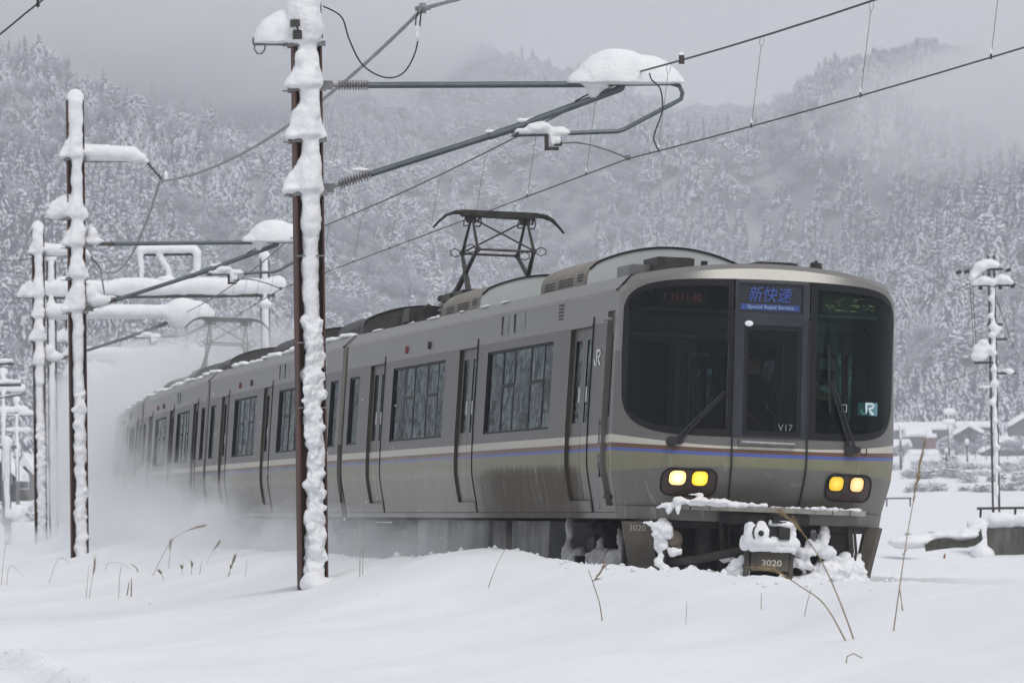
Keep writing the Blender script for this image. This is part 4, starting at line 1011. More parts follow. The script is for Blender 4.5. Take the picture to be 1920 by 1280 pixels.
m = MB(); m.box(-1.2, 1.2, .22, .55, 1.62, 1.95); m.ell((.84, .38, 1.97), (.36, .16, .12)); m.build('driving_desk', pm('desk_dark', (.03, .035, .04), .6), cab)
m = MB(); m.box(-1.2, 1.2, .1, 1.3, 3.12, 3.15); m.build('cab_ceiling', gw, cab); m = MB(); m.box(-1.32, 1.32, .5, 1.35, 1.05, 1.12); m.build('cab_floor', dk, cab)
# displays behind the windshields
red_e = pm('led_red', (.2, .05, .03), .5, emit=(.30, .075, .04, .55)); amb = pm('led_amber', (.3, .2, .1), .5, emit=(.42, .32, .18, .38)); scr = pm('led_screen', (.02, .02, .022), .4)
m = MB(); zA, zB = 3.165, 3.335; m.box(-1.16, -.60, .02, .05, zA, zB); dlx = m.build('number_display', scr, cab)
text('display_digits', '1 3111:40', .115, red_e, dlx, Matrix.Translation((-.86, .012, 3.25)) @ Matrix.Rotation(math.pi / 2, 4, 'X'), xs=.9)
m = MB(); m.box(.60, 1.16, .02, .05, 3.15, 3.34); drx = m.build('destination_display', pm('led_screen_amber', (.055, .048, .035), .6), cab)
m = MB(); rr_ = random.Random(3)
for k in range(34):
    x = .62 + rr_.random() * .5; z = rr_.choice((3.31, 3.295, 3.25, 3.24, 3.205, 3.19)) + rr_.uniform(-.01, .01); w_ = rr_.uniform(.015, .06); t_ = rr_.uniform(-.02, .02)
    m.bar((x, .015, z), (min(x + w_, 1.14), .015, z + t_), .004, .006)
m.build('display_strokes', amb, drx)
# stickers inside the right windshield and on the side
def strokes(polys, wd):
    m = MB()
    for pl in polys:
        for (a, b), (c, d) in zip(pl[:-1], pl[1:]):
            L_ = math.hypot(c - a, d - b); nx_, ny_ = -(d - b) / L_ * wd / 2, (c - a) / L_ * wd / 2; ex, ey = (c - a) / L_ * wd * .25, (d - b) / L_ * wd * .25
            m.poly([(a + nx_ - ex, b + ny_ - ey, 0), (a - nx_ - ex, b - ny_ - ey, 0), (c - nx_ + ex, d - ny_ + ey, 0), (c + nx_ + ex, d + ny_ + ey, 0)])
    return m
JRP = [[(.52, 1.), (.52, .32), (.46, .14), (.34, .06), (.2, .08), (.1, .2), (.08, .4)], [(.52, .96), (1.0, .96), (1.14, .88), (1.16, .74), (1.06, .62), (.82, .56)], [(.80, .58), (.86, .34), (1.12, .04)]]
def emblem(name, sc_, mat, parent, mx_, wd=.16):
    m = strokes(JRP, wd); o = m.build(name, mat, parent); o.data.transform(mx_ @ Matrix.Scale(sc_, 4))
    return o
emblem('side_emblem', .16, white_p, cab, Matrix.Translation((-1.4625, 1.20 + .33, 2.575)) @ Matrix(((0, 0, -1, 0), (-1.9, 0, 0, 0), (0, 1, 0, 0), (0, 0, 0, 1))))
ed_s = pm('sticker_teal', (.10, .20, .24), .6, emit=(.03, .07, .09, .5)); sw = pm('sticker_white', (.55, .65, .68), .5, emit=(.2, .3, .33, .3))  # both sticker materials glow faintly, though stickers give off no light
m = MB(); yy = fs(.72, 2.2) - .016; m.poly([(.95, yy, 2.13), (1.16, yy + .03, 2.13), (1.16, yy + .03, 2.26), (.95, yy, 2.26)]); st = m.build('windshield_sticker', ed_s, cab)
emblem('sticker_emblem', .115, sw, st, Matrix.Translation((.975, yy - .012, 2.138)) @ Matrix.Rotation(math.pi / 2, 4, 'X'), .2)
m = MB(); fr_ = [(.75, 2.155), (.80, 2.155), (.80, 2.225), (.75, 2.225)]; yy = fs(.54, 2.2) - .012
for (a, b), (c, d) in zip(fr_, fr_[1:] + fr_[:1]): m.bar((a, yy, b), (c, yy, d), .004, .012, up=(0, 1, 0))
m.build('square_sticker', sw, cab)
# underneath the front
m = MB()
m.grid([[(-1.37, .12, .97), (-1.12, -.02, .975)], [(-1.25, .20, .42), (-.985, .06, .42)]], 0); m.grid([[(-1.37, .13, .97), (-1.36, .25, .97)], [(-1.25, .21, .42), (-1.24, .3, .42)]], 0)
sk = m.build('skirt_plate', skirt_m, cab)
text('car_number', '3020', .085, pm('grey_number', (.30, .29, .26), .6), sk, Matrix.Translation((-1.235, .035, .905)) @ Matrix.Rotation(R(-25), 4, 'Z') @ Matrix.Rotation(math.pi / 2, 4, 'X'), xs=1.05)
m = MB(); m.bar((1.27, .05, 1.0), (1.14, .12, .36), .16, .05); m.bar((1.20, .0, 1.0), (1.07, .07, .36), .03, .06); m.bar((1.27, .3, 1.0), (1.17, .4, .36), .3, .03); m.build('skirt_plate', skirt_m, cab)
m = MB(); m.box(-1.2, 1.2, .9, 1.0, .2, 1.0); m.box(-1.1, 1.1, -.1, .9, .93, .998); m.box(-.46, .46, -.34, -.30, .985, 1.10); m.build('underframe', under_m, cab)
m = MB()       # opening in the skirt beam round the coupler
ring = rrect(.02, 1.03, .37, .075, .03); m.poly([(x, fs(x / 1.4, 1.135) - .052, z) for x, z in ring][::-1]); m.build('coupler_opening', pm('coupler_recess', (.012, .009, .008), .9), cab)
m = MB(); m.box(-.20, .20, -.55, .2, .78, .98); m.box(-.15, .13, -.75, -.5, .74, 1.02); m.tube([(-.13, -.82, .90), (-.13, -.70, .90)], .10, 12); m.box(.05, .16, -.80, -.55, .84, .96); m.box(-.02, .05, -.80, -.5, 1.0, 1.07)
cp = m.build('coupler', under_m, cab)
snow('coupler_snow', [('e', (-.14, -.80, .90), (.085, .06, .12)), ('e', (-.23, -.72, .88), (.07, .08, .13)), ('t', (-.24, -.72, .82), (.20, -.72, .80), .062, .06), ('t', (-.22, -.70, .79), (.22, -.70, .77), .05, .05), ('e', (-.27, -.66, .80), (.06, .06, .08)), ('e', (.25, -.66, .80), (.05, .06, .07)), ('t', (.20, -.70, .82), (.205, -.70, .97), .048, .042), ('t', (-.02, -.72, .995), (.21, -.72, .975), .04, .042), ('e', (.02, -.72, 1.0), (.05, .05, .035)), ('t', (-.20, -.72, .76), (.20, -.72, .755), .05, .045), ('t', (.22, -.68, .95), (.235, -.68, .72), .026, .03), ('e', (-.10, -.78, .81), (.14, .07, .05)), ('t', (-.27, -.70, .92), (-.27, -.70, .98), .03, .02)], cp, .012, .010, 15, 1, seed=3)
m = MB(); m.ell((-.15, -.862, .895), (.030, .016, .030), 10, 6); m.build('coupler_hole', black_m, cp)
m = MB(); m.box(-.20, .19, -.66, -.5, .52, .73); m.box(-.245, -.21, -.64, -.5, .44, .74); m.box(.20, .24, -.64, -.5, .44, .74); pb = m.build('number_plate_box', skirt_m, cab)
text('car_number', '3020', .085, pm('pale_number', (.50, .48, .40), .6), pb, Matrix.Translation((.01, -.667, .60)) @ Matrix.Rotation(math.pi / 2, 4, 'X'), xs=1.25, bold=.002)
m = MB()
for x, z0, z1, r_ in ((-.40, .35, 1.0, .035), (-.33, .4, 1.0, .02), (.42, .4, .98, .035), (.66, .5, .98, .03), (.93, .5, 1.0, .03), (-1.0, .45, .98, .03), (.98, .5, .98, .015)): m.tube([(x, -.12, z1), (x + .02, -.15, (z0 + z1) / 2), (x, -.1, z0)], r_, 7)
m.tube([(-.22, -.4, .72), (-.7, -.2, .60), (-1.0, 0, .58)], .045, 7); m.box(.30, .52, -.2, .1, .62, .8); m.box(.74, .92, -.05, .1, .72, .92); m.box(-.62, -.50, -.1, .1, .66, .94); m.build('brake_hoses', under_m, cab)
m = MB(); m.tube([(-.90, -.12, .80), (-.90, .1, .80)], .105, 18); m.tube([(-.90, -.15, .80), (-.90, -.12, .80)], .06, 14); m.box(-1.0, -.80, -.1, .1, .69, .74); m.build('air_horn', pm('horn_bronze', (.11, .09, .06), .6, c2=(.16, .13, .09), scale=9.), cab)
m = MB()
for k in range(4): m.tube([(.53, -.24, .86 + k * .022), (.53, -.19, .86 + k * .022)], .03, 10)
m.build('electric_plug', galv_m, cab)
bogie(3.1, cab); bogie(17., cab)
underboxes(cab, ((5.2, 7.6, .35, .3), (8., 8.9, .4, .5), (9.2, 11.9, .32, .3), (12.2, 14.6, .4, .4)), bx_m)
dm = dirty_m
for nm, pr_, vx in (('skirt_snow', [('t', (-1.13, -.12, .95), (-.98, -.16, .90), .03, .09), ('t', (-1.20, -.10, .965), (-.95, -.14, .955), .015, .04), ('t', (-1.02, -.16, .88), (-1.04, -.14, .62), .07, .035), ('t', (-1.04, -.14, .62), (-.98, -.16, .5), .04, .06), ('e', (-.93, -.16, .46), (.12, .1, .09)), ('e', (-.88, -.2, .69), (.09, .06, .04))], .018),
                ('skirt_snow', [('e', (-.36, -.22, .64), (.09, .07, .05)), ('e', (-.25, -.4, .50), (.1, .1, .08)), ('t', (-.28, -.5, .62), (-.36, -.35, .47), .04, .06), ('e', (-.55, -.15, .45), (.13, .12, .05)), ('e', (-.72, -.15, .47), (.1, .1, .06))], .018),
                ('skirt_snow', [('e', (.70, -.12, .56), (.15, .12, .10)), ('e', (.86, -.1, .60), (.13, .12, .14)), ('e', (1.0, -.06, .55), (.11, .12, .12)), ('t', (.66, -.14, .95), (.62, -.16, .78), .05, .07), ('t', (.60, -.16, .80), (.72, -.14, .70), .07, .07), ('e', (.45, -.22, .72), (.11, .08, .055)), ('e', (.44, -.2, .60), (.12, .1, .07)), ('e', (.62, -.1, .42), (.4, .16, .11)), ('e', (.95, -.05, .44), (.22, .14, .13)), ('t', (1.05, -.05, .7), (1.02, -.05, .5), .03, .06), ('e', (.52, -.24, .80), (.07, .06, .06))], .02)):
    snow(nm, pr_, cab, vx * .8, .04, 11, 1, seed=len(nm) + int(vx * 100) + len(pr_))
snow('ledge_snow', [('t', (-.90, -.34, 1.185), (-.25, -.52, 1.17), .035, .028), ('e', (-.86, -.34, 1.20), (.10, .06, .035)), ('e', (-.66, -.42, 1.205), (.14, .06, .035)), ('e', (-.48, -.47, 1.195), (.12, .05, .03)), ('t', (-.95, -.30, 1.15), (-1.10, -.22, 1.12), .035, .02), ('e', (-.99, -.30, 1.11), (.035, .03, .06)), ('e', (-.90, -.36, 1.10), (.025, .03, .05)), ('e', (-.12, -.53, 1.175), (.1, .04, .02)), ('e', (-.72, -.36, 1.26), (.10, .02, .02)), ('t', (0, -.55, 1.165), (1.0, -.35, 1.168), .010, .014), ('e', (.62, -.48, 1.17), (.09, .04, .022))], cab, .013, .02, 14, 1, seed=5)
for i, pr_ in enumerate(([('e', (-1.02, 3.0, .52), (.16, .5, .20)), ('t', (-1.05, 3.0, .55), (-1.02, 2.9, .78), .1, .06)], [('e', (-1.03, 2.0, .50), (.15, .28, .20)), ('t', (-1.04, 2.0, .9), (-1.02, 1.7, .62), .045, .05)], [('e', (-1.0, 4.3, .5), (.15, .35, .2)), ('t', (-1.1, 4.6, .5), (-1.1, 4.5, .98), .08, .05)])):
    snow('bogie_snow', pr_, cab, .035, .04, 7, 1, mat=dirty_m, seed=20 + i)
pr_ = []; rr_ = random.Random(9); s_ = 7.6
while s_ < 19.6:
    if rr_.random() < .5: pr_.append(('t', (-1.325, s_, 3.488), (-1.325, s_ + rr_.uniform(.1, 1.3), 3.488), rr_.uniform(.008, .022), rr_.uniform(.006, .016)))
    s_ += rr_.uniform(.2, 1.4)
snow('eave_snow', pr_, cab, .012, .008, 12, 1, seed=8)
# ---- following cars
mtm = skins('mid')
loc, rot = car_frame(1)
mid = empty('train_car', loc, rot, 'second car, partly behind the nearest snow-plastered mast', 'train car', 'cars of the silver train')
MW = ((.60, 1.52, 1.965, 2.885, (), ()), (4.75, 8.35, 1.958, 2.908, (5.4, 6.1, 7.0, 7.7), ((5.43, 6.07), (7.03, 7.67))), (11.65, 15.25, 1.958, 2.908, (12.3, 13.0, 13.9, 14.6), ((12.33, 12.97), (13.93, 14.57))), (18.48, 19.40, 1.968, 2.885, (), ()))
car_common(mid, MID_DOORS, MW, mtm, .25, 19.75)
roof(.25, 19.75, mid, mtm, 4)
side_details(mid, mtm, 0, ((7.15, 7.65), (8.0, 8.4)), ((14.41, dotR), (12.56, dotB)))
ac_unit(2.3, 5.3, mid, True); ac_unit(11.4, 14.4, mid, True)
pr_ = []; s_ = 1.5
while s_ < 17.6:
    pr_.append(('e', (-1.15 + rr_.uniform(-.08, .12), s_, 3.52), (.14, rr_.uniform(.3, 1.0), rr_.uniform(.02, .05)))); s_ += rr_.uniform(.4, 1.)
snow('roof_snow', pr_, mid, .03, .02, 6, 2, seed=4)
bogie(3.0, mid); bogie(17., mid)
underboxes(mid, ((5.2, 7.6, .35, .3), (9.2, 11.9, .32, .3), (12.2, 14.6, .4, .4)), bx_m)
def gangway(par):
    m = MB(); zz = [1.0] + ZR[1:] + [3.485]
    prof = [(-(hw(z) - .10), z) for z in zz] + [(w_, roofz(w_) - .08) for w_ in (-1.1, 0, 1.1)] + [(hw(z) - .10, z) for z in zz[::-1]]
    m.grid([[(x, s, z) for x, z in prof] for s in (-.25, .26)], 0, flip=True); m.build('gangway_bellows', black_m, par)
    g_ = MB()
    for a, b, c, e, o0, o1 in ((-.16, .24, 1.98, 3.31, -.004, .05),):
        zs = [c] + [z for z in ZR if c < z < e] + [e]
        g_.grid([[(-(hw(z) - o0), a, z), (-(hw(z) - o0), b, z)] for z in zs]); g_.grid([[(-(hw(z) - o0), a, z), (-(hw(z) - o1), a, z)] for z in zs])
        g_.poly([(-(hw(c) - o0), a, c), (-(hw(c) - o0), b, c), (-(hw(c) - o1), b, c), (-(hw(c) - o1), a, c)])
        g_.grid([[(-1.44, a, 3.31), (-1.44, b, 3.31)], [(-1.30, a, 3.50), (-1.30, b, 3.50)]])
    g_.build('gap_guard', pm('guard_olive', (.10, .095, .075), .7, c2=(.14, .13, .10), scale=3.), par)
    g_ = MB(); g_.tube([(-1.41, -.02, 1.98), (-1.41, .02, 1.5), (-1.39, .0, 1.3)], .05, 8); g_.tube([(-1.41, .12, 1.98), (-1.40, .12, 1.2)], .03, 7); g_.build('jumper_hose', black_m, par)
    g_ = MB(); g_.grid([[(-(hw(z) - .01), -.14, z), (-(hw(z) - .01), .16, z)] for z in (1.0, 1.18, 1.33)]); g_.build('gap_skirt', pm('guard_brown', (.10, .085, .07), .8), par)
gangway(mid)
LBL = ['third car with the second raised pantograph, half veiled by blown snow', 'fourth car, fading into the blown snow', 'fifth car, last one seen through the blown snow', 'sixth car, lost in the snow cloud at the tail of the visible train']
for n in range(2, 6):
    c = copy_tree(mid); l_, r_ = car_frame(n); c.location = l_; c.rotation_euler = r_; tag(c, LBL[n - 2])
    if n == 2: pantograph(16.35, c)
# snow cannot lie under the pantograph of the leading car: it stays bare

# ---- crew seen through the glass
skin_m = pm('skin', (.33, .20, .15), .6); cloth_m = pm('navy_uniform', (.012, .014, .022), .85); mask_m = pm('white_mask', (.5, .5, .5), .8); cap_m = pm('navy_cap', (.015, .017, .025), .7)
def person(loc, rotz, label, seated=True, mask=False, tilt=0.):
    root = empty('person', (0, 0, 0), (0, 0, 0), label, 'person')
    V = [(0, 0, .0), (0, 0, .25), (0, 0, .46), (0, 0, .56), (0, -.01, .66), (0, -.015, .78)]; Rr = [(.15, .11), (.14, .10), (.17, .11), (.07, .065), (.075, .085), (.07, .085)]; E = [(0, 1), (1, 2), (2, 3), (3, 4), (4, 5)]
    def ch(st, pts, rs):
        p = st
        for q, r_ in zip(pts, rs): V.append(q); Rr.append((r_, r_)); E.append((p, len(V) - 1)); p = len(V) - 1
        return p
    for sg in (-1, 1):
        h_ = ch(2, [(sg * .19, 0, .45), (sg * .24, -.05, .20), (sg * .20, -.27, .12), (sg * .17, -.36, .13)], [.065, .050, .038, .030])
        for k, (dx, L_) in enumerate(((-.030, .070), (-.010, .082), (.010, .078), (.030, .062))): ch(h_, [(sg * .17 + dx, -.40, .135), (sg * .17 + dx * 1.1, -.40 - L_ * .6, .115), (sg * .17 + dx * 1.1, -.40 - L_ * .75, .08)], [.0095, .0085, .0075])
        ch(h_, [(sg * .17 - sg * .04, -.385, .12), (sg * .17 - sg * .055, -.415, .10)], [.011, .009])
        if seated: ch(0, [(sg * .10, -.05, -.02), (sg * .12, -.42, -.02), (sg * .12, -.46, -.42), (sg * .12, -.56, -.46)], [.09, .065, .045, .035])
        else: ch(0, [(sg * .09, 0, -.08), (sg * .10, -.02, -.45), (sg * .10, .02, -.84), (sg * .10, -.10, -.88)], [.09, .062, .045, .035])
    me = bpy.data.meshes.new('body'); me.from_pydata(V, E, []); o = bpy.data.objects.new('body', me); COL.objects.link(o)
    sk_ = o.modifiers.new('s', 'SKIN'); sk_.use_smooth_shade = True
    for i, r_ in enumerate(Rr): me.skin_vertices[0].data[i].radius = r_
    me.skin_vertices[0].data[0].use_root = True
    o.modifiers.new('u', 'SUBSURF').levels = 2
    dg = bpy.context.evaluated_depsgraph_get(); m2 = bpy.data.meshes.new_from_object(o.evaluated_get(dg)); o.modifiers.clear(); o.data = m2; m2.name = 'body'
    m2.materials.clear(); m2.materials.append(cloth_m); m2.materials.append(skin_m)
    for p in m2.polygons:
        c = p.center; p.material_index = 1 if (c.z > .585 or c.y < -.33 and c.z > .02 and abs(c.x) > .05 and abs(c.x) < .26 and c.z > 0) else 0
    o.parent = root
    f = MB()
    for sg in (-1, 1): f.ell((sg * .032, -.093, .735), (.014, .008, .008), 8, 5)
    f.build('eyes', black_m, root); f = MB(); f.ell((0, -.102, .70), (.014, .02, .026), 8, 6); f.build('nose', skin_m, root)
    f = MB()
    for sg in (-1, 1): f.ell((sg * .082, -.01, .715), (.012, .02, .03), 8, 6)
    f.build('ears', skin_m, root)
    f = MB(); f.ell((0, .015, .76), (.086, .098, .095), 12, 8); f.build('hair', black_m, root)
    f = MB(); f.ell((0, 0, .845), (.125, .13, .045), 14, 8); f.tube([(0, -.0, .79), (0, 0, .84)], [.094, .10], 14); f.ell((0, -.115, .80), (.075, .055, .012), 12, 6); f.build('cap', cap_m, root)
    if mask: f = MB(); f.ell((0, -.080, .68), (.062, .035, .045), 12, 8); f.build('mask', mask_m, root)
    M = Matrix.Translation(cab.location) @ cab.rotation_euler.to_matrix().to_4x4() @ Matrix.Translation(loc)
    root.location = M.translation; root.rotation_euler = (0, CANT, cab.rotation_euler.z + rotz)
    return root
person((.83, .80, 1.73), 0., 'train driver in a dark uniform, cap and white face mask behind the right windshield', True, True)
person((.02, .62, 1.96), .15, 'crew member in a dark uniform and peaked cap standing behind the end door window', False, False)
m = MB(); m.box(.60, 1.08, 1.0, 1.1, 1.7, 2.15); m.box(.60, 1.08, .55, 1.08, 1.62, 1.72); m.tube([(.84, .8, 1.12), (.84, .8, 1.65)], .06, 8); m.build('driver_seat', dk, cab)
HAZE = .00033; SPRAY = 1.2
# ------------------------------------------------------------------ line masts
def frame_at(s, lat):
    p = arc(s); a = heading(s); r = Vector((math.cos(a), math.sin(a), 0)); return Vector((p[0], p[1], 0)) + r * lat, a
def mast(s, lat, label, cap_left=False, dome=1., hero=False, seed=0, top=8.75, loaded=0., du=0., base=None):
    """everything below is in metres in the plane of the bracket: x to the right across the track, z above rail"""
    P, a = frame_at(s, lat); gzz = gz(P.x, P.y)
    root = empty('catenary_mast', P, (0, 0, a), label, 'railway mast', 'line masts beside the train')
    rr = random.Random(seed)
    m = MB(); hx = .152; hy = .15; b0 = gzz - .6
    for sg in (-1, 1): m.box(sg * hx - .010, sg * hx + .010, -hy, hy, b0, top)
    m.box(-hx + .010, hx - .010, -.006, .006, b0, top)
    m.build('mast_beam', rust_m, root)
    LV = (7.66, 6.56, 6.04, 5.45, 4.83)
    m = MB()
    for z in LV: m.box(-.20, .20, -hy - .03, -hy - .005, z - .03, z + .03); m.box(-.20, .20, hy + .005, hy + .03, z - .03, z + .03); m.box(-.30, -.165, -hy - .02, -hy + .03, z - .035, z - .02)
    for z in (6.09, 4.90): m.box(.165, .30, -.03, .03, z - .05, z + .05)
    for z in ((3.1, 4.1, 2.35) if hero else ()): m.box(-.165, .165, -hy - .006, -hy - .001, z, z + .018)
    m.build('clamp_band', galv_m, root)
    # bracket tubes
    m = MB(); m.tube([(.72, 0, 6.09), (3.30, 0, 6.10)], .037, 12); m.build('bracket_tube', tube_m, root)
    m = MB(); m.tube([(.73, 0, 5.06), (2.15, 0, 5.50)], .037, 12); m.tube([(2.13, 0, 5.495), (2.55, 0, 5.63)], .046, 12); m.tube([(2.5, 0, 5.62), (3.70, 0, 6.05)], .042, 12); m.ell((3.71, 0, 6.07), (.045, .04, .05)); m.build('bracket_tube', tube_m, root)
    m = MB(); m.tube([(3.30, 0, 6.10), (4.30, 0, 6.11), (4.40, 0, 6.08), (4.435, 0, 6.0), (4.42, 0, 5.93), (4.33, 0, 5.88), (3.74, 0, 5.575), (3.66, 0, 5.55), (3.10, 0, 5.53), (2.40, 0, 5.51)], .026, 9); m.build('steady_tube', tube_m, root)
    m = MB(); m.tube([(2.43, -.03, 5.50), (2.60, -.03, 5.66)], .012, 5); m.tube([(3.15, -.02, 5.9), (3.5, -.02, 6.08)], .010, 5); m.box(2.79, 2.83, -.03, .03, 5.33, 5.52); m.box(2.79, 2.95, -.03, .03, 5.33, 5.37); m.box(2.90, 2.99, -.03, .03, 5.38, 5.44); m.build('drop_bracket', iron_m, root)
    m = MB(); m.tube([(2.94, 0, 5.415), (3.15, 0, 5.425), (3.32, 0, 5.40), (3.55, 0, 5.33), (3.76, 0, 5.245)], .013, 7); m.box(3.74, 3.80, -.03, .03, 5.21, 5.27); m.build('registration_arm', galv_m, root)
    for p, q in (((.36, 0, 6.09), (.73, 0, 6.09)), ((.36, 0, 4.94), (.74, 0, 5.065))):
        p = Vector(p); q = Vector(q); m = MB(); m.tube([p - (q - p) * .25, q], .024, 8)
        for k in range(11): c = p.lerp(q, .06 + k * .088); d = (q - p).normalized() * .006; m.tube([c - d, c + d], [.062, .05], 12)
        m.build('insulator', insul_m if hero else rust_ins_m, root)
    # feeder outrigger and its string
    m = MB(); m.box(.16, 1.30, -.03, .03, 7.60, 7.66); m.build('feeder_arm', galv_m, root)
    m = MB(); A = Vector((1.30, 0, 7.62)); B = Vector((1.62, 0, 7.24)); m.tube([A, B], .018, 6)
    for k in range(7): c = A.lerp(B, .15 + k * .11); d = (B - A).normalized() * .008; m.tube([c - d, c + d], [.065, .04], 10)
    m.build('insulator', rust_ins_m, root)
    m = MB(); m.tube([(-.62, 0, 6.56), (-.16, 0, 6.56)], .014, 6); m.tube([(-.60, 0, 6.56), (-.605, 0, 6.50), (-.57, 0, 6.455), (-.52, 0, 6.455), (-.485, 0, 6.50), (-.48, 0, 6.55)], .010, 6); m.tube([(-.615, 0, 6.56), (-.62, 0, 6.64)], .012, 5); m.build('spare_bracket', galv_m, root)
    # snow on it: strip in the web, swellings at the bands, lobes on every bracket
    pr = [('e', (0, -.02, top + .02), (.17, .17, .20)), ('t', (.0, -.10, top - .05), (0, -.10, 7.9), .15, .125)]
    for z in LV:
        lw = rr.uniform(.9, 1.15); hh = rr.uniform(.42, .62); rx = rr.uniform(.05, .12)
        pr += [('t', (.02, -.12, z + hh), (-.01, -.14, z + .14), .105, .16), ('e', (-.02, -.14, z + .07), (.18, .16, .075))]
        if hero or rr.random() < .75: pr += [('t', (-.06, -.12, z + hh * .62), (-.20 * lw, -.12, z + .09), .09, .085), ('e', (-.20 * lw, -.12, z + .05), (.10, .13, .055))]
        if rr.random() < .6: pr += [('t', (.08, -.13, z + rr.uniform(.2, .36)), (rx + .03, -.13, z + .05), .07, .08)]
        for _ in range(2): pr.append(('e', (rr.uniform(-.10, .10), -.18, z + rr.uniform(.05, .4)), (rr.uniform(.06, .10), .09, rr.uniform(.07, .12))))
    pr += [('t', (.01, -.12, 7.9), (.012, -.12, 4.4), .115, .112)]
    if not hero: pr += [('t', (-.20, 0, 6.74), (-.48, 0, 6.64), .17, .10), ('t', (-.15, 0, 6.90), (-.38, 0, 6.78), .14, .12)]
    else: snow('mast_snow', [('e', (-.37, -.02, 6.60), (.245, .2, .30)), ('e', (-.27, -.04, 6.66), (.24, .2, .31)), ('e', (-.12, -.08, 6.75), (.2, .2, .3))], root, .022, .012, 4, 4, seed=33, floor=6.585)
    if hero: pr += [('t', (-.04, -.1, 7.5), (-.03, -.12, 6.78), .2, .225), ('e', (.08, -.12, 6.72), (.13, .14, .16))]
    snow('mast_snow', pr, root, .020 if hero else .03, .024, 4.5, 6, seed=seed, floor=None)
    # outrigger load
    snow('arm_snow', [('t', (.1, 0, 7.80), (1.05, 0, 7.76), .16, .13), ('t', (.2, 0, 7.70), (1.22, 0, 7.68), .10, .09), ('t', (1.1, 0, 7.74), (1.32, 0, 7.60), .11, .045)] + ([('e', (1.66, 0, 7.31), (.045, .05, .13))] if not hero else []), root, .03, .012, 4, 4, seed=seed + 1, floor=7.60 if False else None)
    d = dome
    dm_ = [('e', (3.66, 0, 6.12), (.52 * d, .28, .40 * d)), ('e', (3.98, 0, 6.12), (.43 * d, .25, .33 * d)), ('e', (3.32, 0, 6.12), (.27, .2, .17)), ('e', (4.25, 0, 6.12), (.19, .17, .20)), ('e', (4.40, 0, 6.12), (.07, .09, .08))]
    if loaded: dm_ += [('t', (.3, 0, 6.22), (3.3, 0, 6.18), .20, .17), ('t', (.3, 0, 6.12), (3.3, 0, 6.10), .13, .12)]
    snow('dome_snow', dm_, root, .03, .012, 3, 4, seed=seed + 2, floor=6.115 if not loaded else None)
    snow('dome_droop', [('t', (3.46, -.02, 6.2), (3.37, -.02, 6.0), .15, .07), ('t', (3.25, -.02, 6.2), (3.40, -.02, 6.08), .1, .09)], root, .025, .01, 4, 4, seed=seed + 8)
    snow('bracket_snow', [('e', (2.50, 0, 5.68), (.05, .05, .035)), ('t', (2.52, 0, 5.67), (2.68, 0, 5.70), .03, .03), ('t', (2.46, 0, 5.555), (3.0, 0, 5.56), .045, .05), ('e', (2.72, 0, 5.60), (.16, .08, .07)), ('e', (2.98, 0, 5.54), (.12, .07, .05)), ('t', (2.86, -.02, 5.52), (2.87, -.02, 5.40), .035, .03), ('e', (2.94, -.02, 5.44), (.04, .04, .05)), ('e', (2.15, 0, 5.55), (.08, .03, .025)), ('e', (.62, 0, 5.11), (.12, .04, .03))], root, .016, .010, 10, 2, seed=seed + 3)
    if not hero:
        snow('bracket_snow', [('e', (.30, -.03, 6.14), (.22, .12, .08)), ('e', (.28, -.03, 6.28), (.12, .12, .13)), ('e', (.35, -.03, 5.05), (.30, .12, .13)), ('e', (.22, -.03, 5.22), (.18, .12, .16))], root, .03, .02, 6, 2, seed=seed + 4)
    # ragged plaster of snow down the web
    pr = []; z = gzz - .05; rr = random.Random(seed + 40)
    while z < 3.15:
        pr.append(('t', (.02 + rr.uniform(-.02, .02), -.11, z), (.02 + rr.uniform(-.02, .02), -.11, z + .25), rr.uniform(.10, .12), rr.uniform(.10, .12))); z += .2
        for _ in range(3): pr.append(('e', (.02 + rr.uniform(-.10, .10), -.17 + rr.uniform(-.03, .02), z + rr.uniform(-.1, .1)), (rr.uniform(.03, .065), .05, rr.uniform(.03, .08))))
    snow('mast_plaster', pr, root, .013 if hero else .03, .045 if hero else .03, 8, 1, seed=seed + 5)
    pr = [('t', (.02, -.09, 3.1), (.0, -.09, 3.9), .105, .10), ('t', (.0, -.09, 3.9), (.01, -.09, 4.6), .10, .105)]
    snow('mast_plaster', pr, root, .016 if hero else .03, .018, 6, 2, seed=seed + 6)
    if not hero: return root
    m = MB(); m.box(-.19, -.09, -.30, -.16, 6.60, 6.70); m.box(-.22, -.12, -.36, -.2, 6.74, 6.82); m.tube([(-.17, -.3, 6.78), (-.13, -.3, 6.70), (-.03, -.26, 6.68)], .010, 5); m.box(.05, .17, -.2, -.16, 6.62, 6.68); m.build('band_clutter', iron_m, root)
    m = MB(); m.tube([(-.175, -.17, 6.55), (-.17, -.18, 6.46), (-.13, -.18, 6.33)], .006, 5); m.build('bond_wire', black_m, root)
    return root
M1 = mast(8.4, -3.3, 'nearest mast, rust-brown and plastered with snow, standing in front of the train', hero=True, seed=1)
M2 = mast(46.6, -3.19, 'second mast from the front, with a snow-loaded arm and a hanging brown insulator', seed=2)
M3 = mast(84.8, -3.15, 'third mast, directly behind and left of the second, its bracket tube buried in snow', seed=3, loaded=1, top=8.3)
M4 = mast(123., -3.15, 'fourth mast, small and veiled by the blown snow beside the tail of the train', seed=4, loaded=1)
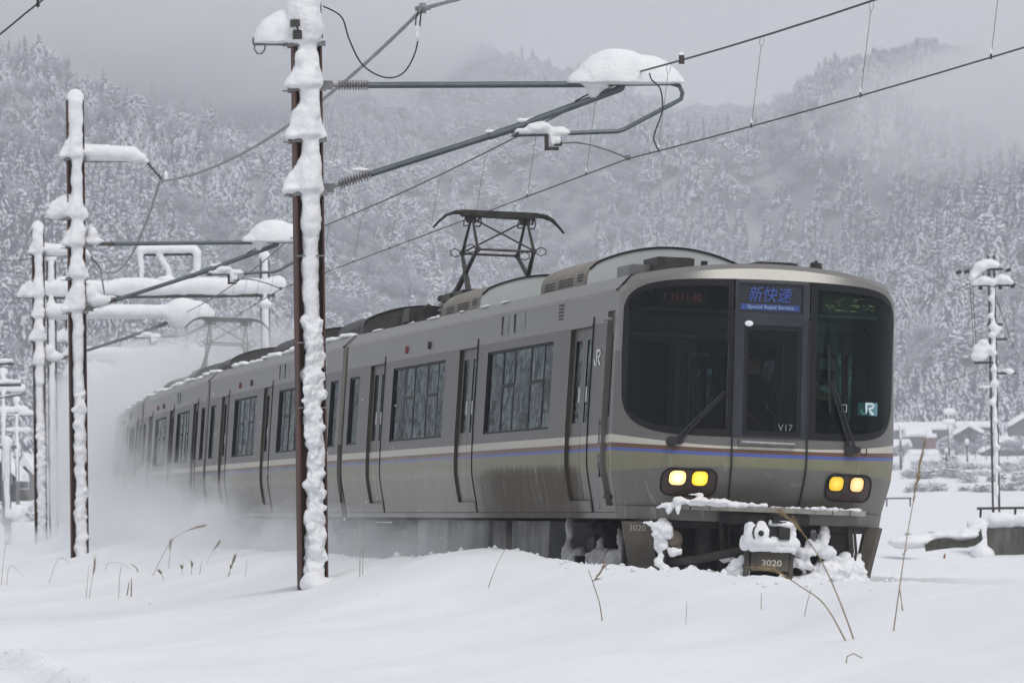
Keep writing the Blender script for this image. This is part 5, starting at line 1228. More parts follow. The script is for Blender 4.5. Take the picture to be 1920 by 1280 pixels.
# small mound at the foot of the nearest mast
P, a = frame_at(8.4, -3.3)
tag(snow('snow_mound', [('e', (.22, -.15, 0), (.35, .3, .12)), ('e', (.02, -.2, .05), (.16, .14, .14)), ('e', (.5, -.1, -.02), (.4, .3, .07))], None, .03, .02, 5, 3, loc=(P.x, P.y, gz(P.x, P.y) - .02)), 'small snow mound at the foot of the nearest mast', 'snow mound')
# ------------------------------------------------------------------ the portal across the line
P, a = frame_at(103, -3.05); prt = empty('portal_frame', P, (0, 0, a), 'steel portal spanning the line, its crossbeam loaded with a thick loaf of snow', 'railway portal')
for x in (0, 6.12):
    m = MB()
    for sg in (-1, 1): m.box(x + sg * .13 - .010, x + sg * .13 + .010, -.13, .13, -.4, 8.3)
    m.box(x - .12, x + .12, -.006, .006, -.4, 8.3); m.build('portal_post', pm('green_grey_steel', (.10, .105, .09), .6), prt)
    snow('post_snow', [('t', (x, -.08, .2), (x, -.08, 8.2), .10, .10), ('e', (x, 0, 8.38), (.18, .16, .18)), ('e', (x, -.1, 7.0), (.2, .16, .14)), ('e', (x + .05, -.1, 5.6), (.18, .16, .1))], prt, .045, .02, 4, 2, seed=int(x) + 60)
m = MB(); m.box(-.2, 6.4, -.14, .14, 7.20, 7.34); m.tube([(2.55, 0, 7.3), (2.55, 0, 8.36), (2.7, 0, 8.46), (4.0, 0, 8.46), (4.15, 0, 8.36), (4.15, 0, 7.3)], .05, 8); m.build('crossbeam', iron_m, prt)
snow('beam_snow', [('t', (-.1 + k * .55, 0, 7.52 + .05 * math.sin(k * 1.7)), (.45 + k * .55, 0, 7.52 + .05 * math.sin(k * 1.7 + 1.7)), .25, .25) for k in range(12)] + [('t', (-.1, 0, 7.40), (6.3, 0, 7.40), .20, .20), ('e', (.5, 0, 7.75), (.5, .2, .12)), ('e', (6.45, 0, 7.45), (.25, .2, .18))], prt, .05, .02, 3, 4, seed=70)
snow('frame_snow', [('t', (2.58, 0, 8.60), (4.12, 0, 8.60), .13, .13), ('t', (2.58, -.04, 7.8), (2.56, -.04, 8.5), .07, .09), ('t', (4.17, -.04, 7.8), (4.19, -.04, 8.5), .09, .13), ('t', (3.1, 0, 8.45), (3.35, 0, 8.0), .10, .09), ('t', (3.35, 0, 8.0), (3.42, 0, 7.75), .09, .06), ('e', (3.3, 0, 7.72), (.3, .15, .12))], prt, .04, .02, 4, 3, seed=71)
# more distant masts and a pole line on the far left
for px, pt, pb, Y, lab in ((8, 700, 925, 260, 'distant snow-covered telegraph pole at the left edge'), (33, 752, 905, 330, 'thin telegraph pole standing left of the third mast'), (15, 835, 972, 175, 'grey concrete pole in front of the dark houses at the left edge'),
                           (172, 690, 870, 235, 'thin dark mast right of the second mast, half lost in blown snow'), (178, 668, 840, 250, 'snow-plastered distant mast just right of the second mast')):
    b = at(px, pb, Y); t = at(px - 2, pt, Y); gg = gz(b.x, Y); H = t.z - gg
    rt = empty('distant_pole', (b.x, Y, gg), (0, 0, 0), lab, 'pole'); m = MB(); m.tube([(0, 0, -.5), (t.x - b.x, 0, H)], .12, 7)
    if Y != 175: m.box(-.9, .9, -.05, .05, H - .9, H - .8); m.box(-.7, .7, -.05, .05, H - 1.9, H - 1.8)
    else: m.box(-.3, .3, -.05, .05, H - .1, H)
    m.build('post', galv_m, rt)
    snow('pole_snow', [('e', (t.x - b.x, 0, H + .1), (.22, .2, .22)), ('t', (0, -.1, H * .3), (t.x - b.x, -.1, H), .09, .12)] + ([('t', (-.9, 0, H - .7), (.9, 0, H - .7), .16, .18), ('t', (-.7, 0, H - 1.7), (.7, 0, H - 1.7), .14, .16), ('e', (.3, 0, H - .5), (.4, .2, .25))] if Y != 175 else [('e', (.3, 0, 1.0), (.2, .2, .2))]), rt, .07, .04, 2, 2, seed=int(px) + 80)
# crossarm stubs of the next line on the left edge
P_ = at(-10, 720, 150); rt = empty('gantry_arm', P_, (0, 0, .12), 'small snow-loaded gantry arm reaching in from the left edge', 'gantry')
m = MB(); m.box(-1, 1.2, -.06, .06, -.12, 0); m.box(-1, .9, -.05, .05, .95, 1.05); m.tube([(-1, 0, -.9), (1.4, 0, -.5)], .03, 6); m.box(-.9, -.75, -.1, .1, -3.6, 1.3); m.build('arm', iron_m, rt); rt.scale = (.6, .6, .55)
snow('arm_snow', [('t', (-.9, 0, .10), (1.1, 0, .10), .12, .10), ('t', (-.9, 0, 1.14), (.8, 0, 1.14), .11, .12), ('t', (-.5, 0, -.70), (1.2, 0, -.46), .07, .05)], rt, .05, .03, 3, 2, seed=91)
# ------------------------------------------------------------------ wires
def along(s, lat, z): P, a = frame_at(s, lat); return Vector((P.x, P.y, z))
def sag(a, b, d, n=16): return [a.lerp(b, i / n) - Vector((0, 0, 4 * d * (i / n) * (1 - i / n))) for i in range(n + 1)]
K = -3.3
sup = [(-29.8, -.25, 5.20), (8.4, K + 3.76, 5.225), (46.6, -3.19 + 3.76, 5.225), (84.8, .45, 5.225), (123., .4, 5.2)]
mes = [(-29.8, -.15, 6.25), (8.4, K + 3.9, 6.24), (46.6, -3.19 + 3.95, 6.16), (84.8, .6, 6.16), (123., .6, 6.16)]
cw = []; mw = []; DROPS = []
for (a, b), (c, d) in zip(zip(sup[:-1], sup[1:]), zip(mes[:-1], mes[1:])):
    A, B, Cc, Dd = along(*a), along(*b), along(*c), along(*d)
    _f = (a == sup[0]); cw += sag(A, B, .12 if _f else .0)[:(None if b == sup[-1] else -1)]; mw += sag(Cc, Dd, .25 if _f else .12)[:(None if d == mes[-1] else -1)]
    n = 8
    for k in range(n):
        f = (k + .62) / n; DROPS.append((A.lerp(B, f) - Vector((0, 0, (.48 if _f else 0) * f * (1 - f))), Cc.lerp(Dd, f) - Vector((0, 0, (1.0 if _f else .48) * f * (1 - f)))))
m = MB(); m.tube(cw, .0085, 6); o = m.build('contact_wire', wire_m); tag(o, 'lower overhead wire touched by the raised pantograph, running up to the right edge', 'overhead wire')
m = MB(); m.tube(mw, .0115, 6); o = m.build('messenger_wire', wire_m); tag(o, 'upper frosted overhead wire crossing the snow dome of the nearest mast', 'overhead wire')
for p, q in DROPS:
    if p.y > 175: continue
    m = MB(); d = (q - p); m.tube([Vector((0, 0, 0)), d * .88], .0026, 4); m.tube([d * .88, d * .93 + Vector((.022, 0, 0)), d * .985 + Vector((.018, 0, 0))], .0022, 4); m.tube([d * .88, d * .93 - Vector((.022, 0, 0)), d * .985 - Vector((.018, 0, 0))], .0022, 4)
    rt = empty('dropper', p, label='thin vertical dropper between the two overhead wires, ' + ('right of the nearest mast bracket' if p.y < 63 else 'just right of the raised pantograph' if p.y < 72 else 'behind the raised pantograph' if p.y < 101 else 'beyond the second mast'), cat='dropper', group='droppers of the overhead line'); m.build('rod', wire_m, rt)
    m = MB(); m.box(-.008, .008, -.02, .02, -.015, .03); m.build('clip', iron_m, rt); m = MB(); m.ell((0, 0, .05), (.012, .012, .035), 7, 5); m.build('ice', clump_m, rt)
# messenger clamp at the bracket, with ice, and the looping jumper
p = at(1278, 121, 62.0); P8 = along(2.9, .30, 5.99)
m = MB(); m.box(-.03, .03, -.04, .04, -.04, .05); rt = empty('wire_clamp', at(1278, 113, 58.6), label='iced clamp on the upper wire right of the snow dome', cat='clamp'); m.build('clamp', iron_m, rt); snow('clamp_ice', [('e', (.0, 0, .035), (.035, .035, .05))], rt, .012, .01, 14, 1, seed=12)
pts = [(1218, 138), (1222, 150), (1237, 165), (1242, 190), (1240, 215), (1229, 245), (1226, 262), (1233, 279)]
pw = [at(x, y, 63.6 - i * .25) for i, (x, y) in enumerate(pts)]
def smooth_pts(ps, n=5):
    out = []
    for i in range(len(ps) - 1):
        p0 = ps[max(i - 1, 0)]; p1 = ps[i]; p2 = ps[i + 1]; p3 = ps[min(i + 2, len(ps) - 1)]
        for k in range(n):
            t = k / n; out.append(.5 * ((2 * p1) + (p2 - p0) * t + (2 * p0 - 5 * p1 + 4 * p2 - p3) * t * t + (3 * p1 - p0 - 3 * p2 + p3) * t ** 3))
    return out + [ps[-1]]
def world_wire(name, pts, r, mat, label, cat, n=5, sides=6):
    ps = smooth_pts(pts, n); o0 = ps[0]; m = MB(); m.tube([p - o0 for p in ps], r, sides); o = m.build(name, mat, loc=o0); return tag(o, label, cat)
world_wire('jumper_cable', pw, .009, black_m, 'short black jumper cable curling between the two overhead wires below the snow dome', 'cable')
# feeder
FE = [along(-29.8, K + 1.5, 7.3), along(8.4, K + 1.37, 6.98), along(46.6, K + 1.66, 7.24), along(84.8, -3.2 + 1.62, 7.3), along(123, -3.15 + 1.6, 7.2)]
fm_ = pm('frosted_cable', (.20, .20, .205), .8, c2=(.36, .36, .37), scale=18.)
for i, (a, b, d, lab) in enumerate(((FE[0], FE[1], .5, 'frosted feeder cable rising out of the top of the picture above the nearest mast'), (FE[1], FE[2], .42, 'thick frosted feeder cable running behind the nearest mast to the insulator of the second mast'),
                                  (FE[2], FE[3], .7, 'frosted feeder cable dropping from the second mast to the third mast'), (FE[3], FE[4], .7, 'frosted feeder cable from the third mast into the snow cloud'))):
    ps = sag(a, b, d, 60); m = MB(); m.tube([p - a for p in ps], [.021 + .004 * (k % 2) for k in range(61)], 7); tag(m.build('feeder_cable', fm_, loc=a), lab, 'cable')
m = MB(); m.box(-.04, .04, -.07, .07, -.05, .06); m.tube([(-.09, 0, .0), (.09, 0, .01)], .03, 7); kn = m.build('cable_clamp', fm_, loc=FE[1]); tag(kn, 'clamp on the feeder cable where the black cable loop hangs', 'clamp')
lp = [(606, 12), (640, 32), (655, 75), (680, 122), (720, 145), (755, 138), (778, 100), (786, 55), (790, 20)]
world_wire('loop_cable', [at(x, y, 63.3 + i * .05) for i, (x, y) in enumerate(lp)], .0095, black_m, 'black cable hanging in a deep loop right of the nearest mast top', 'cable', 8)
world_wire('loop_cable', [at(x, y, 63.8) for x, y in ((779, 48), (781, 30), (787, 22))], .009, black_m, 'short black cable end beside the feeder clamp', 'cable', 6)
snow('loop_snow', [('e', (0, 0, 0), (.028, .03, .085)), ('e', (.01, 0, .07), (.024, .03, .05))], None, .012, .008, 12, 1, loc=at(782, 66, 63.6)); tag(bpy.data.objects['loop_snow'], 'small sleeve of snow clinging to the black cable loop', 'snow')
world_wire('side_wire', [at(-400, 395, 60), at(0, 65, 54), at(80, 0, 52.8), at(500, -330, 47)], .010, wire_m, 'dark wire cutting across the top left corner', 'overhead wire')
m = MB(); m.box(-.012, .012, -.02, .02, 0, .22); m.ell((0, 0, .0), (.02, .02, .03), 8, 5); tag(m.build('wire_hanger', black_m, loc=at(71, 9, 52.95)), 'small dark hanger on the wire in the top left corner', 'hanger')
for (x0, y0), (x1, y1), Y0_, Y1_, lab in (((-40, 488), (120, 470), 150, 160, 'faint wire crossing behind the second mast'), ((60, 770), (200, 772), 300, 330, 'faint horizontal wire low behind the left masts'), ((1680, 575), (1822, 530), 260, 172, 'thin service wire running left from the power pole to behind the train'), ((1900, 530), (1990, 560), 170, 150, 'thin service wire leaving the power pole to the right'), ((1690, 725), (1850, 690), 260, 171, 'lower service wire running left from the power pole')):
    world_wire('service_wire', [at(x0, y0, Y0_), at((x0 + x1) / 2, (y0 + y1) / 2 + 8, (Y0_ + Y1_) / 2), at(x1, y1, Y1_)], .012, wire_m, lab, 'wire')
# ------------------------------------------------------------------ power pole on the right
Y = 170; B = at(1868, 950, Y); z0 = gz(B.x, Y)
pp = empty('power_pole', (B.x, Y, z0), (0, 0, 0), 'twin-legged power pole plastered with snow right of the train', 'power pole'); H = 8.52 - z0 + .1; lean = -.04
def pz(py, px=None): q = at(1860 if px is None else px, py, Y); return q.x - B.x, q.z - z0
m = MB()
for sg in (-1, 1): m.bar((sg * .10 + .0, 0, -.5), (sg * .085 + lean, 0, H), .055, .16, up=(0, 1, 0))
m.build('pole_leg', iron_m, pp)
def arm(px0, px1, py, th=.07):
    a = pz(py, px0); b = pz(py, px1); m = MB(); m.bar((a[0], -.1, a[1]), (b[0], -.1, b[1]), .08, th); m.build('crossarm', iron_m, pp)
for q in ((1830, 1880, 505), (1822, 1903, 535), (1826, 1868, 680), (1865, 1888, 636), (1868, 1905, 700), (1850, 1880, 608)): arm(*q)
m = MB()
for px, py, L_ in ((1797, 511, .16), (1812, 510, .16), (1890, 507, .16)):
    a = pz(py, px); m.tube([(a[0] - L_ * .5, -.1, a[1] - .02), (a[0] + L_ * .5, -.1, a[1] + .03)], .055, 8)
for px, py in ((1838, 539), (1875, 538), (1898, 536)): a = pz(py, px); m.tube([(a[0], -.1, a[1] - .07), (a[0], -.1, a[1] + .07)], .06, 8)
m.build('insulator', black_m, pp)
m = MB()
for x0, y0, x1, y1 in ((1818, 525, 1825, 655), (1822, 525, 1830, 650), (1862, 545, 1884, 605), (1884, 605, 1898, 650), (1840, 510, 1852, 528), (1852, 508, 1862, 528), (1797, 512, 1830, 500), (1890, 508, 1870, 504)):
    a = pz(y0, x0); b = pz(y1, x1); m.tube([(a[0], -.12, a[1]), (b[0], -.12, b[1])], .010, 5)
m.build('lead_wire', wire_m, pp)
def se(px, py, rx, rz, ry=.28): a = pz(py, px); return ('e', (a[0], -.1, a[1]), (rx * Y / CF, ry, rz * Y / CF))
def st(x0, y0, x1, y1, r0, r1): a = pz(y0, x0); b = pz(y1, x1); return ('t', (a[0], -.12, a[1]), (b[0], -.12, b[1]), r0 * Y / CF, r1 * Y / CF)
snow('top_snow', [se(1856, 495, 20, 9), se(1840, 500, 15, 9), se(1866, 497, 10, 7), st(1835, 500, 1824, 518, 9, 8), se(1823, 520, 8, 7)], pp, .05, .03, 2.5, 3, seed=101)
snow('arm_snow', [st(1826, 529, 1896, 529, 6, 5), se(1880, 523, 16, 9), se(1845, 526, 14, 8), se(1895, 530, 7, 6), se(1860, 530, 10, 6)], pp, .05, .03, 2.5, 3, seed=102)
snow('box_snow', [se(1838, 656, 16, 12), se(1835, 668, 17, 10), se(1858, 655, 9, 9), se(1862, 662, 8, 7), se(1843, 643, 10, 7)], pp, .05, .03, 2.5, 3, seed=103)
snow('leg_snow', [st(1861, 540, 1864, 700, 3.6, 3.6), st(1864, 700, 1868.5, 930, 3.6, 3.8)] + [se(x, y, a, b, .2) for x, y, a, b in ((1858, 560, 6, 6), (1856, 592, 8, 6), (1862, 612, 10, 7), (1870, 616, 12, 5), (1860, 628, 9, 6), (1868, 620, 7, 8), (1862, 650, 6, 7), (1863, 692, 7, 4), (1864, 720, 8, 6), (1861, 755, 7, 6), (1858, 752, 6, 5), (1866, 790, 6, 5), (1870, 838, 7, 4), (1872, 878, 6, 3), (1844, 725, 12, 2.5), (1893, 697, 8, 4), (1886, 694, 10, 3))], pp, .045, .03, 3, 2, seed=104)
# ------------------------------------------------------------------ culvert wall and its rail
Yc = 120; a = at(1843, 991, Yc); zt = a.z
cul = empty('culvert', (a.x, Yc, 0), (0, 0, 0), 'short dark weathered concrete wall sunk in the snow at the right edge', 'concrete wall')
m = MB(); m.box(0, 2.6, 0, .35, -.5, zt); m.build('concrete_wall', pm('wet_concrete', (.05, .05, .045), .85, c2=(.13, .125, .11), scale=3., stretch=(2, 2, .5), bump=.01), cul)
snow('wall_snow', [('t', (.0, .15, zt + .12), (2.6, .15, zt + .14), .14, .15), ('e', (.35, .1, zt + .2), (.35, .25, .16)), ('e', (1.0, .1, zt + .18), (.35, .25, .17)), ('e', (-.1, .1, zt + .08), (.25, .25, .14)), ('e', (1.7, .1, zt + .2), (.4, .25, .17)), ('t', (-.05, -.1, zt + .05), (-.1, -.25, -.1), .13, .16), ('e', (-.02, -.2, -.05), (.28, .3, .2))], cul, .035, .03, 4, 3, seed=110)
ral = at(1832, 951, Yc + .8); rl = empty('guard_rail', ral, (0, 0, 0), 'low dark steel rail standing above the culvert at the right edge', 'guard rail')
m = MB(); m.bar((0, 0, -.02), (2.6, 0, -.02), .08, .055); m.build('rail', iron_m, rl); m = MB()
for x in (.08, .36, .84, 1.3, 1.8): m.bar((x, 0, -.03), (x - .03, 0, -.62), .05, .04, up=(0, 1, 0))
m.build('post', iron_m, rl)
bk = [at(x, y, 117.5) for x, y in ((1735, 1021), (1762, 1017), (1790, 1014), (1812, 1014), (1828, 1010), (1838, 1003), (1842, 998))]
m = MB(); o0 = bk[0]; up_ = [p - o0 + Vector((0, .3, .0)) for p in bk]; m.grid([[p + Vector((0, 0, .05 + .05 * random.random())) for p in up_], [p + Vector((0, -.35, -.14)) for p in up_]], 0)
m.grid([[p + Vector((0, 0, .05)) for p in up_], [p + Vector((0, .6, .04)) for p in up_]], 0)
tag(m.build('creek_bank', pm('bare_bank', (.022, .024, .016), .9, c2=(.06, .06, .045), scale=9., bump=.02), loc=o0), 'dark bare strip of stream bank under the snow left of the culvert', 'bank')
bp = [p - o0 for p in bk]
tag(snow('bank_snow', [('t', a_ + Vector((-.1, .45, .12)), b_ + Vector((0, .45, .12)), .10, .10) for a_, b_ in zip(bp[:-1], bp[1:])] + [('e', bp[0] + Vector((-.3, .5, .06)), (.5, .4, .14)), ('e', bp[3] + Vector((0, .6, .10)), (.5, .5, .13))], None, .04, .03, 4, 3, loc=o0, seed=111), 'rounded snow bank overhanging the stream left of the culvert', 'snow bank')
a = at(1660, 934, 200); m = MB(); m.bar((0, 0, 0), (.95, 0, 0), .05, .05)
for x in (.05, .9): m.bar((x, 0, 0), (x, 0, -.3), .05, .05, up=(0, 1, 0))
o = m.build('field_fence', iron_m, loc=(a.x, 200, a.z)); tag(o, 'low dark fence rail at the far edge of the field just right of the train', 'fence')
# ------------------------------------------------------------------ dry grass
straw = pm('dry_straw', (.20, .15, .085), .9, c2=(.32, .25, .15), scale=12.); plume_m = pm('straw_plume', (.34, .25, .13), .95, c2=(.26, .19, .10), scale=20.); pale_st = pm('frosted_straw', (.30, .27, .23), .9, c2=(.55, .54, .52), scale=9.)
def stalk(pts, r, label, head=0., dpt=None, mat=None, grp_=None, branch=()):
    base = hit(*pts[0]); Y = base.y; ws = [at(x, y, Y - .06 * i) - base for i, (x, y) in enumerate(pts)]; ws[0] = Vector((0, 0, -.08))
    sp = smooth_pts(ws, 4); n = len(sp); rt = empty('dry_grass', base, label=label, cat='dry grass', group=grp_)
    m = MB(); m.tube(sp, [r * (1 - .6 * i / (n - 1)) for i in range(n)], 5)
    for br in branch: q = [at(x, y, Y) - base for x, y in br]; m.tube(q, r * .6, 4)
    m.build('stem', mat or straw, rt)
    if head:
        rr_ = random.Random(int(pts[0][0])); h_ = MB(); k0 = int(n * (1 - head))
        for i in range(70):
            k = rr_.uniform(k0, n - 1.01); a_ = sp[int(k)].lerp(sp[min(int(k) + 1, n - 1)], k % 1); d = (sp[min(int(k) + 1, n - 1)] - sp[max(int(k) - 1, 0)]).normalized()
            e = (d + Vector((rr_.uniform(-.35, .35), rr_.uniform(-.3, .3), rr_.uniform(-.35, .25)))).normalized() * rr_.uniform(.05, .12); s_ = Vector((rr_.uniform(-1, 1), rr_.uniform(-1, 1), rr_.uniform(-1, 1))).normalized() * .004
            h_.poly([a_ - s_, a_ + s_, a_ + e])
        h_.build('seed_head', plume_m, rt)
    return rt
stalk([(1607, 1199), (1578, 1135), (1545, 1060), (1510, 1005), (1483, 975), (1460, 957)], .006, 'tall plumed grass stalk leaning left across the coupler of the train', .42)
stalk([(1595, 1205), (1548, 1135), (1500, 1098), (1455, 1070), (1420, 1063)], .006, 'plumed grass stalk bent low across the lower number plate', .45)
stalk([(1672, 1185), (1686, 1105), (1700, 1010), (1716, 920), (1733, 830)], .005, 'very tall thin stalk standing right of the train with a plume against the village', .3, branch=[((1686, 1100), (1693, 1145)), ((1692, 1040), (1700, 1030))])
stalk([(1131, 1163), (1124, 1130), (1112, 1092), (1116, 1085), (1131, 1063)], .0055, 'forked grass stalk with a feathery head in front of the skirt plate', .4, branch=[((1112, 1092), (1103, 1067)),])
for i, (x0, y0, x1, y1) in enumerate(((1284, 1172, 1288, 1125), (1426, 1145, 1427, 1110), (1504, 1156, 1521, 1103), (674, 1083, 675, 952), (679, 1078, 680, 1030), (909, 1108, 935, 1052), (1692, 1146, 1686, 1098))):
    stalk([(x0, y0), ((x0 + x1) / 2 + 1, (y0 + y1) / 2), (x1, y1)] + ([(960, 1005)] if x0 == 909 else []), .004 if x0 != 674 else .006, ('short stub of dry grass in front of the bumper', 'tiny stub of dry grass below the coupler', 'short dark forked stub near the two bent plumes', 'tall thin frosted stalk just right of the nearest mast', 'thin short stalk beside the frosted stalk right of the nearest mast', 'thin curved stalk in front of the leading car', 'small side shoot at the foot of the very tall stalk')[i], 0, mat=pale_st if x0 in (674, 1284) else None)
LG = [[(160, 1122), (166, 1060)], [(165, 1123), (178, 1052)], [(222, 1121), (227, 1062), (245, 1066)], [(236, 1118), (242, 1090)], [(245, 1119), (246, 1083)], [(281, 1080), (318, 1018), (350, 995), (380, 985)], [(315, 1066), (320, 1016)], [(340, 1077), (341, 1063)], [(357, 1078), (360, 1058)], [(372, 1078), (379, 1048)], [(423, 1084), (440, 1045)], [(457, 1083), (464, 1048)], [(427, 1080), (433, 1062)], [(308, 1088), (300, 1072)], [(263, 1071), (245, 1056)], [(195, 1070), (202, 1056), (225, 1055), (250, 1062), (262, 1072)], [(12, 1080), (18, 1060), (45, 1080)], [(0, 1027), (18, 1020)], [(88, 1038), (110, 1046), (132, 1058)], [(275, 1133), (283, 1130)], [(380, 1060), (410, 1018)]]
LL = ['straight thin stalk right of the second mast foot', 'leaning plumed stalk right of the second mast foot', 'upright bent stalk left of the cut stubs', 'shorter of the two thick stubs', 'taller of the two thick stubs', 'long arching stalk reaching over the blown snow', 'upright stalk crossing the arching stalk', 'tiny stub below the arching stalk', 'short feathery stub right of the arching stalk', 'short slanted stalk in the middle of the left drift', 'slanted plumed stalk in the left drift', 'thin pale stalk nearest the mast in the left drift', 'low plume beside the slanted stalk', 'small drooping stub below the arching stalk', 'little bent tip behind the thick stubs', 'grass blade bowed over into the snow', 'kinked blade at the left edge of the picture', 'short blade at the far left edge', 'curved blade left of the second mast', 'tiny curl of grass poking out of the near snow', 'faint thin stalk right of the arching stalk']
for p, l in zip(LG, LL): stalk(p if len(p) > 2 else [p[0], ((p[0][0] + p[1][0]) / 2 + 1, (p[0][1] + p[1][1]) / 2), p[1]], .0045 if 'thick' not in l else .011, l, .35 if ('plume' in l or 'feathery' in l or 'arching' in l) else 0, mat=pale_st if 'pale' in l or 'faint' in l else None)
p = hit(1600, 1245, 36, 60); m = MB(); m.tube([(-.05, 0, -.03), (-.04, 0, .03), (.0, 0, .05), (.06, -.02, .02)], .004, 5); tag(m.build('dry_grass', straw, loc=p), 'tiny curled blade near the bottom edge on the right', 'dry grass')
# clods and crumbs of ploughed snow along the edge of the cutting and on the verge
m = MB(); rr_ = random.Random(17)
for k in range(620):
    if k < 460: s = rr_.uniform(-14, 60); P, a = frame_at(s, -1.95 + rr_.gauss(0, .22)); sz = rr_.uniform(.008, .03) if rr_.random() < .9 else rr_.uniform(.03, .055)
    elif k < 540: y = rr_.uniform(43, 58); P = Vector((-5.3 + (56. - y) * .1615 + rr_.gauss(0, .12), y, 0)); sz = rr_.uniform(.006, .02)
    else: y = rr_.uniform(44, 62); P = Vector((rr_.uniform(-5, 4), y, 0)); sz = rr_.uniform(.004, .010)
    z = gz(P.x, P.y); i0 = len(m.v); o6 = [(1, 0, 0), (0, 1, 0), (-1, 0, 0), (0, -1, 0), (0, 0, 1), (0, 0, -1)]
    for q in o6: j = rr_.uniform(.6, 1.3) * sz; m.v.append((P.x + q[0] * j, P.y + q[1] * j, z + sz * .3 + q[2] * j * .8))
    for f_ in ((0, 1, 4), (1, 2, 4), (2, 3, 4), (3, 0, 4), (1, 0, 5), (2, 1, 5), (3, 2, 5), (0, 3, 5)): m.f.append(tuple(i0 + q for q in f_)); m.m.append(0)
tag(m.build('snow_crumbs', clump_m, smooth=True), 'crumbs of ploughed snow scattered along the edge of the track cutting', None, None, 'stuff')
# ------------------------------------------------------------------ air: haze, fog banks, spray of blown snow
def vol_mat(name, color, dens, aniso=.0):
    m = bpy.data.materials.new(name); m.use_nodes = True; n = m.node_tree; n.nodes.clear(); o = n.nodes.new('ShaderNodeOutputMaterial'); v = n.nodes.new('ShaderNodeVolumePrincipled')
    v.inputs['Color'].default_value = (*color, 1); v.inputs['Density'].default_value = dens; v.inputs['Anisotropy'].default_value = aniso
    n.links.new(v.outputs[0], o.inputs['Volume']); return m, n, v
hm, _, _ = vol_mat('haze_air', (.90, .93, 1.), HAZE)
top_z = float(max(HZ.max(), 60)) + 18
m = MB(); m.box(-1620, 1620, -260, 3150, -14, top_z); tag(m.build('haze', hm), kind='stuff')
def fog(px, py, Y, rx, ry, rz, dens, seed, lab=''):
    c = at(px, py, Y); m = MB(); m.ell((0, 0, 0), (rx, ry, rz), 40, 24); o = m.build('fog_bank', vol_mat('fog_%d' % seed, (.985, .99, 1.), dens)[0], smooth=True, loc=c)
    for v in o.data.vertices:
        q = v.co.copy(); f = 1 + .30 * noise.fractal(Vector((q.x / 60 + seed * 9, q.y / 90, q.z / 26)), .9, 2., 3); v.co = q * f
        if c.z + v.co.z > top_z - 1: v.co.z = top_z - 1 - c.z
    tag(o, kind='stuff')
fog(120, 50, 1800, 85, 230, 34, .0058, 1); fog(480, 10, 1850, 80, 230, 36, .0062, 2); fog(20, 60, 1780, 95, 260, 34, .0075, 12); fog(230, 95, 1830, 90, 240, 28, .006, 13); fog(-300, 90, 1750, 110, 230, 44, .005, 3); fog(780, 20, 2050, 50, 120, 20, .005, 4); fog(300, 130, 1650, 60, 120, 14, .003, 9)
fog(1850, 240, 1620, 46, 150, 20, .0055, 5); fog(1970, 160, 1680, 44, 160, 26, .006, 6); fog(1780, 60, 1950, 50, 90, 14, .003, 7); fog(1240, 60, 2350, 90, 60, 22, .002, 8)
fog(900, 420, 2050, 330, 560, 105, .00055, 10); fog(-900, 380, 1900, 330, 500, 110, .00055, 11)
# powder snow thrown up along the train: many soft, uneven, thin bodies of air
def puff(s, lat, z, rl, rs, rz, dens, seed):
    P, a = frame_at(s, lat); m = MB(); m.ell((0, 0, 0), (rl, rs, rz), 30, 20); o = m.build('snow_spray', SPM(dens), smooth=True, loc=(P.x, P.y, z)); o.rotation_euler = (0, 0, a)
    n = len(o.data.vertices); co = np.empty(n * 3, np.float32); o.data.vertices.foreach_get('co', co); co = co.reshape(-1, 3)
    f = np.clip(1 + 1.25 * vnoise(co / np.array([rl, rs * .6, rz]) * 1.7 + seed * 3.7, 3), .3, 1.8); co = co * f[:, None]
    o.data.vertices.foreach_set('co', co.astype(np.float32).ravel()); tag(o, kind='stuff')
_spm = {}
def SPM(d):
    d = round(d, 3)
    if d not in _spm: _spm[d] = vol_mat('spray_air_%d' % int(d * 1000), (.97, .98, 1.), d)[0]
    return _spm[d]
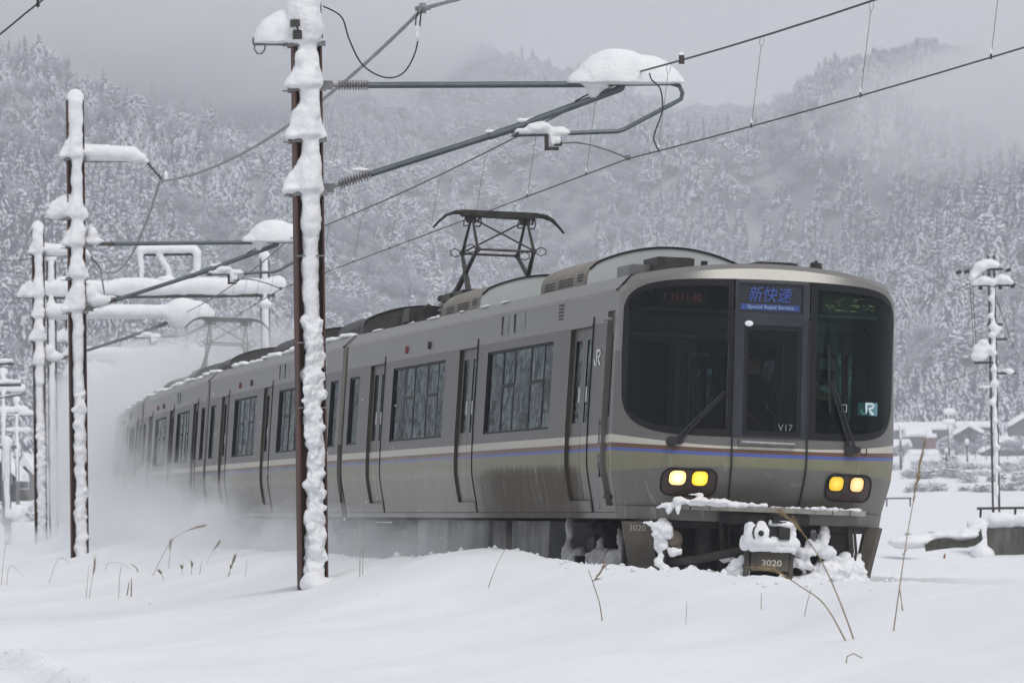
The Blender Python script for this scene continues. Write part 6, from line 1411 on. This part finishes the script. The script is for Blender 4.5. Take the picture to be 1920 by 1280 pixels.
def spray():
    r = random.Random(11); k = 0; s = 9.
    while s < 62:                          # low curtain under the cars
        f = min(1, (s - 6) / 40.)
        for lat in (-2.1, -1.2):
            puff(s + r.uniform(-1, 1), lat + r.uniform(-.3, .2), .42 + .25 * f + r.uniform(-.08, .1), r.uniform(.7, 1.0), r.uniform(3.2, 5), .50 + .35 * f + r.uniform(-.1, .15), SPRAY * (.028 + .095 * f) * r.uniform(.7, 1.3), k); k += 1
        s += r.uniform(3.2, 4.6)
    s = 40.
    while s < 100:                         # rising curtain close against the tail
        f = min(1, (s - 40) / 42.)
        puff(s, -2.0 + r.uniform(-.25, .2), .9 + 1.1 * f + r.uniform(-.2, .4), .55 + .25 * f, r.uniform(5, 8), .9 + 1.5 * f, SPRAY * (.016 + .052 * f) * r.uniform(.7, 1.3), k); k += 1
        s += r.uniform(3.6, 5.4)
    s = 60.
    while s < 190:                         # cloud boiling over the roofs
        f = min(1, (s - 60) / 60.)
        puff(s, r.uniform(-1.5, 2.), 3.5 + .7 * f + r.uniform(-.4, .4), r.uniform(1.4, 2.2) + .6 * f, r.uniform(5, 9), .9 + .8 * f, SPRAY * (.016 + .022 * f) * r.uniform(.4, 1.7), k); k += 1
        s += r.uniform(4.5, 7)
    for s, lat, z, a_, b_, c_, d in ((44, .2, 4.1, 1.2, 5, .45, .02), (50, -.2, 4.2, 1.4, 5, .6, .03), (56, .3, 4.3, 1.6, 6, .8, .03), (66, -.6, 4.2, 1.4, 6, .8, .03), (74, .8, 4.4, 1.6, 8, .9, .03),
                                     (108, -1.5, 1.6, 1.6, 10, 1.7, .05), (122, -1.8, 1.9, 1.8, 12, 2.0, .05), (138, -1., 1.8, 2.4, 14, 2.1, .05), (160, 0, 2.0, 4., 18, 2.4, .05), (92, -4.2, .3, 1.2, 10, .5, .03), (76, -3.9, .3, 1.0, 8, .4, .035), (112, -4.6, .4, 1.6, 12, .7, .025), (60, -3.2, .35, .8, 7, .4, .05)):
        puff(s, lat, z, a_, b_, c_, SPRAY * d, k); k += 1
    print('puffs', k)
spray()

m = MB(); rr_ = random.Random(23)
for k in range(260):                       # loose flakes and grains flying beside the train
    s = rr_.uniform(3, 75); P, a = frame_at(s, rr_.uniform(-4.2, -1.7)); z = .35 + abs(rr_.gauss(0, .7 + s * .02)); sz = rr_.uniform(.003, .010)
    m.ell((P.x, P.y, z), (sz, sz, sz), 5, 4)
tag(m.build('flying_snow', clump_m, smooth=True), 'loose flakes of snow flying beside the train', None, None, 'stuff')
